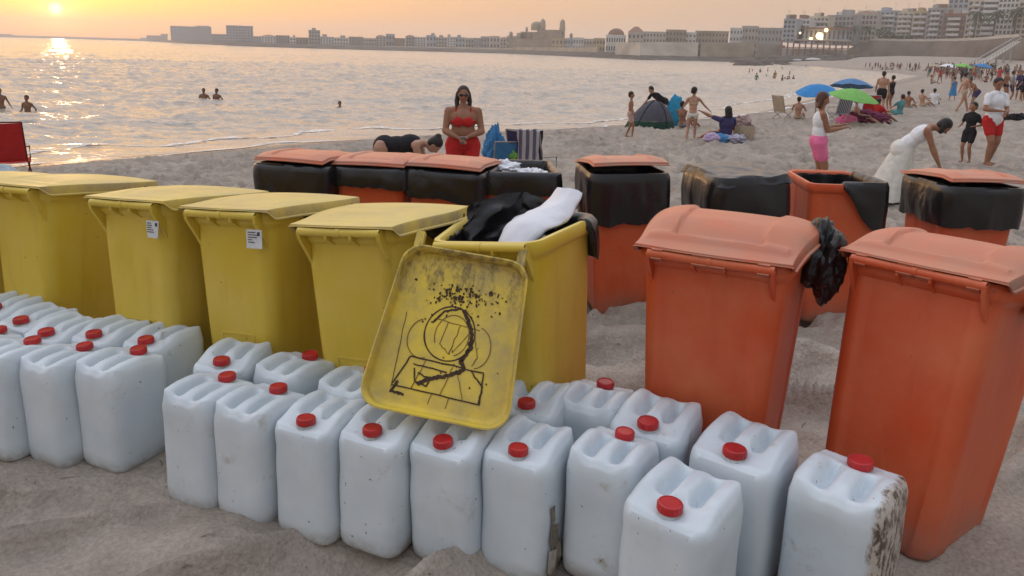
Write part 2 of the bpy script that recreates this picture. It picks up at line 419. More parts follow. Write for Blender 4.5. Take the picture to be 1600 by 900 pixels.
# the unbleached inside of the open lid carries smeared muck near the hinge
_nt = yellow_in_m.node_tree; _b = [n for n in _nt.nodes if n.type == 'BSDF_PRINCIPLED'][0]; _src = _b.inputs['Base Color'].links[0].from_socket
_N = _nt.nodes.new; _tc = _N('ShaderNodeTexCoord'); _sp = _N('ShaderNodeSeparateXYZ'); _nt.links.new(_tc.outputs['Object'], _sp.inputs[0])
_no = _N('ShaderNodeTexNoise'); _mp = _N('ShaderNodeMapping'); _mp.inputs['Scale'].default_value = (1, .45, 1); _nt.links.new(_tc.outputs['Object'], _mp.inputs[0]); _nt.links.new(_mp.outputs[0], _no.inputs['Vector']); _no.inputs['Scale'].default_value = 34; _no.inputs['Detail'].default_value = 7; _no.inputs['Roughness'].default_value = .75
_r1 = _N('ShaderNodeValToRGB'); _nt.links.new(_no.outputs[0], _r1.inputs[0]); _r1.color_ramp.elements[0].position = .47; _r1.color_ramp.elements[1].position = .60
_m1 = _N('ShaderNodeMapRange'); _nt.links.new(_sp.outputs[1], _m1.inputs[0]); _m1.inputs[1].default_value = .24; _m1.inputs[2].default_value = .09; _m1.inputs[3].default_value = 0; _m1.inputs[4].default_value = .8
_mm = _N('ShaderNodeMath'); _mm.operation = 'MULTIPLY'; _nt.links.new(_r1.outputs[0], _mm.inputs[0]); _nt.links.new(_m1.outputs[0], _mm.inputs[1])
_mx = _N('ShaderNodeMix'); _mx.data_type = 'RGBA'; _nt.links.new(_mm.outputs[0], _mx.inputs[0]); _nt.links.new(_src, _mx.inputs[6]); _mx.inputs[7].default_value = (.16, .11, .045, 1); _nt.links.new(_mx.outputs[2], _b.inputs['Base Color'])
def film(name, c, pale, rough=.32, spec=.55):
    g = NG(name); v = g.coord('Object', off=g.rand(23)); vs = g.coord('Object', scale=(1, 1, .35), off=g.rand(23))
    h = g.math('ADD', g.noise(vs, 7, 3, .5, 2.0), g.math('MULTIPLY', g.noise(v, 34, 4, .6, .8), .35))
    base = g.mix(g.ramp(g.noise(v, 6, 5, .6), [(.45, 0.0), (.8, .5)]), c, pale)
    return g.pbr(base, rough, g.bump(h, .22, .02), **{'Specular IOR Level': spec})
black_m = film('black_bag_plastic', (.010, .010, .012), (.02, .021, .025), .26, .5)
whitebag_m = film('white_bag_plastic', (.70, .72, .78), (.80, .81, .84), .45, .4)
rubber_m = simple('black_rubber', (.02, .02, .02), .75)
dark_m = simple('dark_hollow', (.02, .014, .01), .8)
paper_m = simple('sticker_paper', (.62, .64, .66), .6, .12, 30, .1)
ink_m = simple('printed_ink', (.05, .05, .06), .6, .1, 30, 0)
grime_m = simple('grime_brown', (.055, .028, .012), .7, .5, 60, .3)

# rounded, slightly trapezoid plan: the hinge side (y<0) narrower than the front; n points, evenly spaced
def plan(wb, wf, d, r, n=72, recess=0.0, bow=0.0):
    P = []
    cs = [(-wb / 2, -d / 2, 180), (wb / 2, -d / 2, 270), (wf / 2, d / 2, 0), (-wf / 2, d / 2, 90)]
    for x, y, a0 in cs:
        cx = x - math.copysign(r, x); cy = y - math.copysign(r, y)
        for i in range(9):
            a = math.radians(a0 + i * 90 / 8); P.append((cx + r * math.cos(a), cy + r * math.sin(a)))
    P.append(P[0]); L = [0]
    for a, b in zip(P, P[1:]): L.append(L[-1] + math.hypot(b[0] - a[0], b[1] - a[1]))
    out = []; k = 0
    for i in range(n):
        s_ = L[-1] * i / n
        while L[k + 1] < s_: k += 1
        t = (s_ - L[k]) / (L[k + 1] - L[k]); x = lerp(P[k][0], P[k + 1][0], t); y = lerp(P[k][1], P[k + 1][1], t)
        if y < 0 and recess: y += recess * sst(.36 * wb, .33 * wb, abs(x)) * sst(-d * .3, -d * .45, y)
        if recess and abs(x) > wb * .4: x -= math.copysign(recess * (sst(-.09, -.075, y) - sst(.16, .175, y)) * .8, x)
        out.append((x, y))
    return out
class Kind: pass
def bin_kind(wb, wf, d, H, m, tapx=.80, tapy=.80, r=.07, recess=.006, sb=.12):
    K = Kind(); K.wb, K.wf, K.d, K.H, K.m, K.r = wb, wf, d, H, m, r
    def sec(z, grow=0.0, rc=recess, n=144):
        t = z / H; kx = lerp(tapx, 1, t ** .85); ky = lerp(tapy, 1, t ** .85)
        q = plan(wb * kx + 2 * grow, wf * kx + 2 * grow, d * ky + 2 * grow, max(.02, r + grow), n, rc)
        sh = d * (1 - ky) * sb
        return [(x, y + sh, z) for x, y in q]
    K.sec = sec
    b = MB(); S_ = [sec(0, -.03), sec(.004, -.012), sec(.02)]
    for z in (.06, .09, .10, .2, .35, .5, .62, .74, .84, H - .085): S_.append(sec(z))
    S_ += [sec(H - .07, .001), sec(H - .055, .016, 0), sec(H - .045, .021, 0), sec(H - .012, .022, 0), sec(H, .016, 0), sec(H, -.004, 0), sec(H - .012, -.012, 0), sec(H - .1, -.012, 0)]
    for z in (.6, .3, .05): S_.append(sec(z, -.010, 0))
    b.loft(S_, True, True); K.body = b.mesh('bin_body', 40)
    # hinge tube on two arms, with gussets running down the back wall
    yb = -d / 2 - .045; K.yb = yb; K.bl = wb * .86
    hb = MB(); hb.tube([(-K.bl / 2, yb, H - .012), (-.01, yb, H - .012), (-.008, yb, H - .012)], .017, 14); hb.tube([(.008, yb, H - .012), (K.bl / 2, yb, H - .012)], .017, 14)
    hb.tube([(-.009, yb, H - .012), (.009, yb, H - .012)], .0195, 14); K.bar = hb.mesh('hinge_tube', 40)
    e = MB(); e.tube([(K.bl / 2 - .002, yb, H - .012), (K.bl / 2 + .002, yb, H - .012)], .0125, 14); K.end = e.mesh('tube_end', 40)
    gm = MB()
    def fin(x, w, h0, h1, yo):
        vs = []
        for xx in (x - w / 2, x + w / 2):
            vs += [(xx, yb - yo, H - .012), (xx, yb + .01, H + .004), (xx, -d / 2 + .02, H - .02), (xx, -d / 2 + .03, H - h1), (xx, -d / 2 + .004, H - h0), (xx, yb - yo * .6, H - .04)]
        gm.add(vs, [(0, 1, 2, 3, 4, 5), (11, 10, 9, 8, 7, 6)] + [(i, i + 6, (i + 1) % 6 + 6, (i + 1) % 6) for i in range(6)])
    K.fins = []
    for x, w, a, c in ((-K.bl / 2 + .004, .014, .12, .16), (K.bl / 2 - .004, .014, .12, .16), (-.055, .010, .07, .10), (.055, .010, .07, .10)):
        gm = MB(); fin(x, w, a, c, .016); K.fins.append(gm.mesh('gusset', 30))
    # raised rectangle moulded low in the back wall
    fr = MB(); w_, h_ = wb * .40, .17
    for (cx, cz, sx, sz) in ((0, .45, w_, .006), (0, .45 - h_, w_, .006), (-w_ / 2, .45 - h_ / 2, .006, h_), (w_ / 2, .45 - h_ / 2, .006, h_)):
        kz = lerp(tapy, 1, (cz / H) ** .85); y = -d * kz / 2 + d * (1 - kz) * sb
        k1 = lerp(tapy, 1, ((cz + sz / 2) / H) ** .85); k0 = lerp(tapy, 1, (max(.01, cz - sz / 2) / H) ** .85)
        y1 = -d * k1 / 2 + d * (1 - k1) * sb; y0 = -d * k0 / 2 + d * (1 - k0) * sb
        vs = [(cx - sx / 2, y0 - .003 + recess, cz - sz / 2), (cx + sx / 2, y0 - .003 + recess, cz - sz / 2), (cx + sx / 2, y1 - .003 + recess, cz + sz / 2), (cx - sx / 2, y1 - .003 + recess, cz + sz / 2)]
        vs += [(a, b_ + .01, c) for a, b_, c in vs]
        fr.add(vs, [(0, 1, 2, 3), (7, 6, 5, 4), (0, 4, 5, 1), (1, 5, 6, 2), (2, 6, 7, 3), (3, 7, 4, 0)])
    K.frame = fr.mesh('moulded_frame', 30)
    # wheel and axle at the foot of the back
    t = MB(); R_ = .095
    prof = [(R_ * .55, -.022), (R_ * .92, -.024), (R_, -.014), (R_, .014), (R_ * .92, .024), (R_ * .55, .022)]
    t.loft([[(x_, R_ * 0 + rr * math.cos(2 * math.pi * j / 28), rr * math.sin(2 * math.pi * j / 28)) for j in range(28)] for rr, x_ in prof], False, False)
    t.loft([[(x_, rr * math.cos(2 * math.pi * j / 28), rr * math.sin(2 * math.pi * j / 28)) for j in range(28)] for rr, x_ in ((.012, -.02), (.02, -.02), (R_ * .56, -.010), (R_ * .56, .010), (.02, .02), (.012, .02))])
    K.wheel = t.mesh('wheel', 35)
    a = MB(); a.tube([(-wb * tapx / 2 + .02, 0, 0), (wb * tapx / 2 - .02, 0, 0)], .011, 10); K.axle = a.mesh('axle', 40)
    K.wy = -d * tapy / 2 + .05 + d * (1 - tapy) * sb
    return K
def lid_mesh(K, crown, panel, N=58, name='lid', front_drop=.03, over=.028, sk=.05):
    wb, wf, d = K.wb + .03, K.wf + 2 * over, K.d + .045 + over
    y0 = K.yb                                           # lid frame: origin on the hinge tube
    def top(u, v):
        kk = .17; uu = u * math.sqrt(1 - kk * v * v / 2 * (v > 0)); vv = v * math.sqrt(1 - kk * u * u / 2)
        t = (vv + 1) / 2; w = lerp(wb, wf, sst(0, .75, t)) / 2
        x = uu * w; y = t * d
        e = max(abs(u) ** 5, (abs(v) if v > 0 else 0) ** 6)
        rise = sst(-.02, .42, t) * (1 - .35 * sst(.55, 1.0, t))
        z = .012 + crown * rise * math.sqrt(max(0, 1 - .80 * e)) + .012 * (1 - u * u) * rise
        z -= panel * (1 - sst(.60, .66, abs(u) + .10 * math.sin(t * 3))) * sst(.14, .18, t) * (1 - sst(.90, .94, t))
        z += panel * .6 * (sst(.10, .13, t) - sst(.16, .2, t)) * (abs(u) < .9)
        z -= front_drop * sst(.8, 1, t)
        return Vector((x, y, z))
    G_ = [[top(-1 + 2 * i / (N - 1), -1 + 2 * j / (N - 1)) for i in range(N)] for j in range(N)]
    per = [(i, 0) for i in range(N)] + [(N - 1, j) for j in range(1, N)] + [(i, N - 1) for i in range(N - 2, -1, -1)] + [(0, j) for j in range(N - 2, 0, -1)]
    b = MB(); vs = [G_[j][i] for j in range(N) for i in range(N)]
    b.add(vs, [(j * N + i, j * N + i + 1, (j + 1) * N + i + 1, (j + 1) * N + i) for j in range(N - 1) for i in range(N - 1)])
    cen = Vector((0, d / 2, 0)); n = len(per)
    def ring(out, dz, rim=None):
        q = []
        for (i, j) in per:
            p = G_[j][i].copy(); o = (p - cen); o.z = 0; o.normalize()
            hs = sst(.0, .12, p.y / d)
            q.append(p + o * out + Vector((0, 0, dz * (.15 + .85 * hs))))
        return q
    # skirt: a little flange outwards, down, and back up on the inside
    secs = [ring(0, 0), ring(.004, -.006), ring(.006, -sk + .010), ring(.014, -sk + .006), ring(.014, -sk), ring(-.002, -sk), ring(-.004, -.012)]
    b.loft(secs, False, False)
    vs2 = [Vector((p.x * .985, p.y * .985 + d * .0075, p.z - .007)) for p in vs]; o = len(b.v)
    b.add(vs2, [(j * N + i, (j + 1) * N + i, (j + 1) * N + i + 1, j * N + i + 1) for j in range(N - 1) for i in range(N - 1)])
    me = b.mesh(name, 32); K.lid_top = top; K.lid_d = d
    return me
KY = bin_kind(.42, .56, .57, 1.0, yellow_m, .80, .80, .075, .004)
KY.lid = lid_mesh(KY, .012, .004, front_drop=.0)
KO = bin_kind(.52, .58, .60, 1.0, orange_m, .80, .80, .07, .009, -.38)
KO.lid = lid_mesh(KO, .075, .014, front_drop=.02)
# hinge clips on the orange lids
tb = MB()
for sx in (-1, 1):
    pass
def make_bin(K, label, group, mid, yaw, z0=0.0, lid='closed', tilt=(0, 0), lid_angle=None, cat='wheelie bin', name='wheelie_bin', clips=False, back_to_camera=True, frame=True, lid_lift=0.0):
    a = math.radians(yaw)
    o = mid if mid is not None else Vector((0, 0, 0))
    from mathutils import Euler
    R3 = Euler((math.radians(tilt[0]), math.radians(tilt[1]), a)).to_matrix()
    if back_to_camera: c = Vector((o.x, o.y, z0 + K.H)) - R3 @ Vector((0, K.yb, K.H))      # the hinge tube stays where it was measured
    else: c = Vector((o.x, o.y, z0 + K.H)) - R3 @ Vector((0, 0, K.H))
    r = empty(name, c, 0, label, cat, group)
    r.rotation_euler = (math.radians(tilt[0]), math.radians(tilt[1]), a)
    link('body', K.body, K.m, r); link('hinge_tube', K.bar, K.m, r); link('tube_end', K.end, dark_m, r)
    for f in K.fins: link('gusset', f, K.m, r)
    if frame: link('moulded_frame', K.frame, K.m, r)
    for sx in (-1, 1):
        w = link('wheel', K.wheel, rubber_m, r); w.location = (sx * (K.wb * .40 - .045), K.wy + .055, .07)
    ax = link('axle', K.axle, dark_m, r); ax.location = (0, K.wy, .085)
    if lid:
        l = link('lid', K.lid, K.m, r); l.location = (0, K.yb, K.H + .004); K.last_lid = l
        if lid_angle is not None: l.rotation_euler = (math.radians(lid_angle), math.radians(9 if -150 < lid_angle < -90 else 0), 0)
        if clips:
            for x in (-.42, -.06, .06, .42):
                cm = MB(); x0 = x * K.bl; secs = []
                for q in range(0, 300, 30):
                    an = math.radians(120 - q); secs.append([(x0 + s_ * .020 * (1.6 if abs(x) < .1 else 1), 0 + .023 * math.cos(an), -.016 + .023 * math.sin(an)) for s_ in (-1, 1)])
                outer = secs; inner = [[(p[0], p[1] * .78, (p[2] + .016) * .78 - .016) for p in s_] for s_ in secs]
                ring_ = [[o_[0], o_[1], i_[1], i_[0]] for o_, i_ in zip(outer, inner)]
                cm.loft(ring_, True, True); cb = cm.build('hinge_clip', K.m, l, 40)
    return r
# ---- yellow row, hinge side towards the camera (midpoints of the hinge tubes measured on the ground plan)
YB = [((-2.92, 3.66), -24, 'yellow wheelie bin at the left frame edge, only a sliver visible'),
      ((-2.44, 3.56), -22, 'leftmost fully visible yellow wheelie bin, lid closed, behind the leftmost cans'),
      ((-1.73, 3.27), -20, 'second yellow bin from the left, torn white sticker under its lid corner'),
      ((-1.235, 3.12), -19, 'third yellow bin from the left, square white sticker beside its hinge'),
      ((-.675, 2.86), -18, 'fourth yellow bin, closed, just left of the open one')]
ybins = []
for i, ((x, y), yw, lab) in enumerate(YB):
    o = make_bin(KY, lab, 'yellow wheelie bins in a row', Vector((x, y, 0)), yw, gz(x, y) - .005, tilt=((-6, -1), (-6, -1), (-5.5, -2), (-5, -3), (-3.5, -4))[i])
    ybins.append(o)
ybin = make_bin(KY, 'open yellow wheelie bin with its stained lid flung back over the cans', 'yellow wheelie bins in a row', Vector((-.12, 2.69, 0)), -19, -.005, tilt=(-1, -5.5), lid_angle=OPEN_ANG)
OLW0, OLW1, OLD = .455, .51, .575
def ol_pt(x, y, z): return (x, y + OLD / 2 + .012, z)
ob = MB(); P0 = plan(OLW0, OLW1, OLD, .075, 120)
def ring_(k, z, grow=0.0):
    return [ol_pt(x * k + math.copysign(min(abs(x) * 3, 1) * grow, x), y * k + math.copysign(min(abs(y) * 3, 1) * grow, y), z) for x, y in P0]
ob.loft([ring_(.02, .030), ring_(.3, .030), ring_(.6, .029), ring_(.85, .027), ring_(.95, .022), ring_(.985, .008), ring_(.99, -.022), ring_(1.012, -.027), ring_(1.02, -.032), ring_(1.018, -.038), ring_(1.0, -.039), ring_(.975, -.032), ring_(.962, -.015), ring_(.955, .006), ring_(.93, .013), ring_(.90, .016), ring_(.86, .0145), ring_(.6, .019), ring_(.3, .020), ring_(.02, .020)])
open_lid = ob.build('lid', yellow_in_m, ybin, 40); open_lid['label'] = 'lid hanging open with dark grime drawing on its inner face'
for ch in list(ybin.children):
    if ch.name.split('.')[0] == 'lid' and ch is not open_lid: bpy.data.objects.remove(ch)
Yd = Vector((-.17, -.50, -.84)).normalized(); Xd = Vector((.99, -.07, .035)); Xd = (Xd - Yd * Xd.dot(Yd)).normalized(); Zd = Xd.cross(Yd)
LW = Matrix(((Xd.x, Yd.x, Zd.x, -.150), (Xd.y, Yd.y, Zd.y, 2.635), (Xd.z, Yd.z, Zd.z, .975), (0, 0, 0, 1)))
open_lid.matrix_local = ybin.matrix_basis.inverted() @ LW
for sx in (-1, 1):                                      # straps that carry the lid on the hinge tube
    am = MB(); x0 = sx * .19; am.box((x0, -.012, .004), (.03, .075, .030)); am.build('hinge_arm', yellow_in_m, open_lid, 30)
def lid_in(u, v, off=0.0):                             # u,v in -1..1 over the inner panel; v=-1 at the hinge
    t = (v + 1) / 2; w = lerp(OLW0, OLW1, t); x = u * w / 2 * .93; y = (v * .93) * OLD / 2
    e = max(abs(u), abs(v)) * .93; z = .0195 - .0045 * sst(.3, .86, e) - .002 * sst(.88, .93, e)
    return Vector(ol_pt(x, y, z - .0015))
def ribbon(pts, w):
    b = MB(); q = [lid_in(u, v) for u, v in pts]; vs = []
    for i, p in enumerate(q):
        t = (q[min(i + 1, len(q) - 1)] - q[max(i - 1, 0)]); t.normalize(); s_ = Vector((0, 0, 1)).cross(t).normalized()
        ww = w * (.75 + .5 * abs(noise.noise((i * .35, w * 900, pts[0][0] * 7)))) / 2
        lo = Vector((0, 0, .004)); vs += [p + s_ * ww, p - s_ * ww, p - s_ * ww + lo, p + s_ * ww + lo]
    n = len(q); fs = []
    for i in range(n - 1):
        for j in range(4):
            k = (j + 1) % 4; fs.append((i * 4 + j, i * 4 + k, (i + 1) * 4 + k, (i + 1) * 4 + j))
    fs += [(0, 1, 2, 3), tuple((n - 1) * 4 + j for j in (3, 2, 1, 0))]
    b.add(vs, fs); return b
def wob(pts, n=14, amp=.012, seed=0):
    out = []
    for (a, b), (c, d) in zip(pts, pts[1:]):
        for i in range(n):
            t = i / n; out.append((lerp(a, c, t) + amp * noise.noise((len(out) * .3, seed, 1)), lerp(b, d, t) + amp * noise.noise((len(out) * .3, seed, 7))))
    out.append(pts[-1]); return out
def arc(cx, cy, rx, ry, a0, a1, n=40): return [(cx + rx * math.cos(math.radians(lerp(a0, a1, i / n))), cy + ry * math.sin(math.radians(lerp(a0, a1, i / n)))) for i in range(n + 1)]
DRAW = [(arc(-.04, -.02, .40, .36, 0, 360), .0045, 0), (arc(.0, .0, .27, .27, 150, 430), .004, 0), (arc(-.42, .10, .26, .26, 70, 250), .0035, 0), (arc(.40, .10, .24, .27, -80, 80), .0035, 0),
        (wob([(-.28, -.18), (.42, -.13)], seed=1), .0035, 0), (wob([(-.10, -.17), (-.16, .13), (.02, .25), (.02, .22), (.10, -.14)], seed=2), .004, 0), (wob([(.32, -.14), (.06, .22)], seed=3), .003, 0),
        (wob([(-.55, .36), (.60, .40), (.62, .80), (-.72, .76), (-.55, .36)], seed=4), .005, 0), (wob([(-.30, .36), (-.42, .76)], seed=5), .0035, 0), (wob([(.12, .40), (.02, .78)], seed=6), .003, 0),
        (wob([(.40, .40), (.62, .58), (.60, .80)], seed=7), .005, 0), (wob([(-.48, .45), (.05, .48)], seed=8), .005, 0), (wob([(.22, .48), (.36, .78)], seed=9), .003, 0),
        (wob([(.10, -.36), (.30, -.10), (.33, .12), (.22, .30), (.30, .40), (.08, .52), (-.20, .60), (-.35, .70)], 18, .03, 10), .013, 0), (wob([(.06, -.37), (-.2, -.30), (-.35, -.12)], seed=11), .007, 0),
        (wob([(-.64, .70), (-.70, .84), (-.50, .86)], 12, .03, 12), .009, 0), (wob([(-.45, .50), (-.40, .66), (-.20, .70), (-.18, .60), (-.38, .55)], 10, .02, 13), .005, 0), (wob([(.34, -.10), (.46, .22), (.40, .34)], seed=14), .004, 0),
        (wob([(-.80, -.2), (-.74, .5), (-.72, .8)], seed=15), .003, 0), (wob([(-.1, .78), (-.13, .92)], seed=16), .003, 0), (wob([(.16, .79), (.14, .93)], seed=17), .003, 0)]
relief_m = simple('moulded_relief_grime', (.17, .095, .02), .6, .5, 50, .2)
for pts, w, _ in DRAW: ribbon(pts, w * (.8 if w < .0042 else 1.15)).build('grime_line', relief_m if w < .0042 else grime_m, open_lid, 60)
bl = MB(); rnd = random.Random(5)
for i in range(170):                                     # flecks of dried muck, thick near the hinge
    if i < 150: u, v = rnd.gauss(.05, .33), -.66 + abs(rnd.gauss(0, .17))
    else: u, v = rnd.uniform(-.8, .85), rnd.uniform(-.8, .9)
    if abs(u) > .85 or abs(v) > .9: continue
    p = lid_in(u, v); s_ = rnd.uniform(.0018, .0055) * (1 if i < 150 else .7); k = 6; a0 = rnd.random() * 6
    q = [(p.x + s_ * rnd.uniform(.5, 1.3) * math.cos(a0 + j), p.y + s_ * rnd.uniform(.5, 1.8) * math.sin(a0 + j), p.z) for j in [x_ * 2 * math.pi / k for x_ in range(k)]]
    bl.add(q + [(x_, y_, z_ + .003) for x_, y_, z_ in q], [tuple(range(k)), tuple(range(2 * k - 1, k - 1, -1))] + [(j, (j + 1) % k, (j + 1) % k + k, j + k) for j in range(k)])
tag(bl.build('muck_flecks', grime_m, open_lid, 0), kind='stuff')

# two front orange bins
obin1 = make_bin(KO, 'orange wheelie bin to the right of the open yellow one, lid closed', 'front orange wheelie bins', Vector((.70, 2.575, 0)), -27, -.005, clips=True, tilt=(0, 0), frame=False)
obin2 = make_bin(KO, 'large orange wheelie bin at the right frame edge, leaning, lid closed', 'front orange wheelie bins', Vector((1.41, 2.535, 0)), -49, -.01, clips=True, lid_angle=6, tilt=(-11.5, -.5), frame=False)

# stickers
def sticker(parent, x, y, z, w, h, rz, tear=False):
    b = MB(); n = 6; vs = []
    for i in range(n + 1):
        t = i / n; zz = z - h * t; yy = y + .02 * (t ** 2) * 0
        ww = w * (1 if not tear else lerp(.95, .75, t)); vs += [(x - ww / 2, yy, zz), (x + ww / 2, yy, zz + (.0 if not tear else .004 * math.sin(i * 2)))]
    vs2 = [(a, b_ + .0025, c) for a, b_, c in vs]; m_ = len(vs)
    b.add(vs + vs2, [(2 * i, 2 * i + 2, 2 * i + 3, 2 * i + 1) for i in range(n)] + [(m_ + 2 * i, m_ + 2 * i + 1, m_ + 2 * i + 3, m_ + 2 * i + 2) for i in range(n)] + [(0, 1, m_ + 1, m_), (2 * n, m_ + 2 * n, m_ + 2 * n + 1, 2 * n + 1)] + [(2 * i, m_ + 2 * i, m_ + 2 * i + 2, 2 * i + 2) for i in range(n)] + [(2 * i + 1, 2 * i + 3, m_ + 2 * i + 3, m_ + 2 * i + 1) for i in range(n)])
    s_ = b.build('sticker', paper_m, parent, 0)
    t_ = MB(); r2 = random.Random(int(abs(x) * 1000))
    for k in range(5):
        zz = z - h * (.15 + .13 * k); L = w * r2.uniform(.25, .6)
        t_.box((x - w * .38 + L / 2, y - .0012, zz), (L, .0012, h * .045))
    t_.box((x + w * .3, y - .0012, z - h * .22), (w * .16, .0012, h * .2))
    t_.build('printed_lines', ink_m, s_, 0)
    return s_
def skin_y(K, x, z, sideways=False):
    q = K.sec(z, 0, .004); return q
sticker(ybins[2], .160, -.318, .925, .075, .075, 0, True)
sticker(ybins[3], .158, -.318, .93, .078, .08, 0)

# ---------------------------------------------------------------- bin liners folded over the rims
def liner(K, label, parent_bin, drop, seed=0, m=None, n=168, inner=.10, name='bin_liner', bulge=.012, top=.0, group=None, out0=.028, wr_k=1.0):
    rim = K.sec(K.H, 0, 0, n); cx = 0
    def pt(i, out, z, wr):
        x, y, _ = rim[i]; xp, yp, _ = rim[(i + 1) % n]; xm, ym, _ = rim[i - 1]
        t = Vector((xp - xm, yp - ym, 0)).normalized(); no = Vector((t.y, -t.x, 0))
        s_ = 168 / n; w = noise.noise((i * .07 * s_ + seed * 9, z * 4 + i * .03, seed)) * 1.3 + .25 * noise.noise((i * .24 * s_, z * 11 + i * .07, seed + 3))
        p = Vector((x, y, z)) + no * (out + wr * (w + .3)); p.z += wr * .5 * noise.noise((i * .2, seed, z * 3)); return p
    ds = [max(0.012, drop(rim[i][0], rim[i][1]) * (1 + .12 * noise.noise((i * .08, seed * 3.3, 0)) + .015 * noise.noise((i * .3, seed * 3.3, 4)))) for i in range(n)]
    S_ = []; mk = [sst(.018, .05, d_) for d_ in ds]; ry = K.d / 2
    for k in range(7):                                  # down the inside of the tapering body
        z = K.H - inner * (1 - k / 6) - .012; q = K.sec(z, -.022, 0, n)
        S_.append([Vector((q[i][0], q[i][1], z + .01 * noise.noise((i * .2, seed, k)))) + Vector((-q[i][0], -q[i][1], 0)).normalized() * .014 * (noise.noise((i * .2, k * .7, seed)) + .3) for i in range(n)])
    S_.append([pt(i, lerp(-.030, -.008, mk[i]), K.H + lerp(-.022, .007 + top, mk[i]), .002) for i in range(n)]); S_.append([pt(i, lerp(-.029, .016, mk[i]), K.H + lerp(-.020, .008 + top, mk[i]), .002) for i in range(n)])
    for k in range(1, 12):
        t = k / 11
        S_.append([pt(i, lerp(-.028, out0 + bulge * math.sin(t * 2.4) - .012 * t * sst(.1, .2, ds[i]), mk[i]), K.H - lerp(.02, ds[i] * t - .004 - top * (1 - t), mk[i]), .015 * mk[i] * min(1, ds[i] / .06) * (.4 + t) * wr_k) for i in range(n)])
    S_.append([p + (Vector((0, 0, .003))) for p in [pt(i, lerp(-.027, .023, mk[i]), K.H - lerp(.02, ds[i] - .006, mk[i]), .006 * mk[i] * wr_k) for i in range(n)]])
    b = MB(); b.loft(S_, False, False); o = b.build(name, m or black_m, None, 60)
    o.matrix_world = parent_bin.matrix_basis.copy()
    return tag(o, label, 'bin liner', group)
GL = 'black bin liners folded over the rims'
def side_drop(a): return lambda x, y: a * sst(.04, .14, x) * sst(-.20, .02, y)
liner(KY, 'black liner peeking out under the lid of the leftmost whole yellow bin', ybins[1], side_drop(.085), 1, group=GL, bulge=0, out0=.025, wr_k=.3)
liner(KY, 'black liner showing above the torn sticker on the second yellow bin', ybins[2], side_drop(.095), 2, group=GL, bulge=0, out0=.025, wr_k=.3)
liner(KY, 'black liner edge above the square sticker of the third yellow bin', ybins[3], side_drop(.095), 3, group=GL, bulge=0, out0=.025, wr_k=.3)
liner(KY, 'long black liner edge under the lid of the closed yellow bin beside the open one', ybins[4], side_drop(.10), 4, group=GL, bulge=0, out0=.025, wr_k=.3)
# ---------------------------------------------------------------- rubbish in and on the near bins
def cloth_sheet(name, m, P, n=34, k=34, th=.003, amp=.02, seed=0, label=None, cat=None, fr=5):
    # P(u,v) -> Vector; crumpled sheet with thickness
    vs = []; N_ = []
    for j in range(k):
        for i in range(n):
            u, v = i / (n - 1), j / (k - 1); p = P(u, v)
            d = Vector((noise.noise((u * fr + seed, v * fr, 0)), noise.noise((u * fr, v * fr + seed, 5)), noise.noise((u * fr, v * fr, seed + 9)))) + .5 * Vector((noise.noise((u * fr * 2.6 + seed, v * fr * 2.6, 2)), noise.noise((u * fr * 2.6, v * fr * 2.6 + seed, 6)), 0))
            vs.append(p + d * amp)
    b = MB(); m0 = n * k
    b.add(vs + [v + Vector((0, th, -th)) for v in vs], [(j * n + i, j * n + i + 1, (j + 1) * n + i + 1, (j + 1) * n + i) for j in range(k - 1) for i in range(n - 1)] + [(m0 + j * n + i, m0 + (j + 1) * n + i, m0 + (j + 1) * n + i + 1, m0 + j * n + i + 1) for j in range(k - 1) for i in range(n - 1)])
    o = b.build(name, m, None, 50)
    return tag(o, label, cat)
def lump(name, m, c, r, label, cat, seed=0, amp=.35, n=40, k=26, fr=3.0, group=None, knot=False):
    b = MB(); secs = []
    for j in range(k + 1):
        th = math.radians(-89 + 178 * j / k); q = []
        for i in range(n):
            a = 2 * math.pi * i / n; d = Vector((math.cos(th) * math.cos(a), math.cos(th) * math.sin(a), math.sin(th)))
            f = 1 + amp * (noise.noise(d * fr + Vector((seed, 0, 0))) + .5 * noise.noise(d * fr * 2.3 + Vector((seed, 3, 0))) - .35 * abs(noise.noise(d * fr * 3 + Vector((0, seed, 0)))))
            q.append(Vector(c) + Vector((d.x * r[0], d.y * r[1], d.z * r[2])) * f)
        secs.append(q)
    b.loft(secs); o = b.build(name, m, None, 60); return tag(o, label, cat, group)
Wy = ybin.matrix_basis.copy()
# liner of the open bin: hangs inside, stands up along the far and left sides, flops over the far right corner
def yl(x, y): return .02 + .16 * sst(.10, .2, x) * sst(.12, .22, y)
liner(KY, 'black liner flopping over the far corner of the open yellow bin', ybin, yl, 6, inner=.55, group=GL)
def P(u, v):
    a = lerp(-.19, .20, u); base = Vector((a, lerp(.02, .235, sst(0, .5, u)), 0)); z = lerp(.72, 1.0 + .095 * math.sin(math.pi * min(1, u * 1.1 + .1)) ** .5 + .02, v)
    return Wy @ Vector((base.x, base.y - .03 * math.sin(v * 3), z))
cloth_sheet('loose_liner', black_m, P, amp=.022, seed=3, fr=6, label='black plastic standing up inside the open yellow bin', cat='bin liner')
def P(u, v):
    c = Vector((lerp(.03, .20, v), lerp(-.14, .22, v), lerp(.90, 1.125, v) + .03 * math.sin(v * 6)))
    w = .075 + .035 * math.sin(v * math.pi); a = u * 2 * math.pi
    return Wy @ (c + Vector((-.80, .35, .1)) * w * math.cos(a) + Vector((.1, -.35, .5)) * w * .55 * math.sin(a))
cloth_sheet('white_bag', whitebag_m, P, n=44, k=40, amp=.014, seed=8, fr=3.5, label='crumpled white plastic bag sticking out of the open yellow bin', cat='plastic bag')
bt = MB(); R = .032
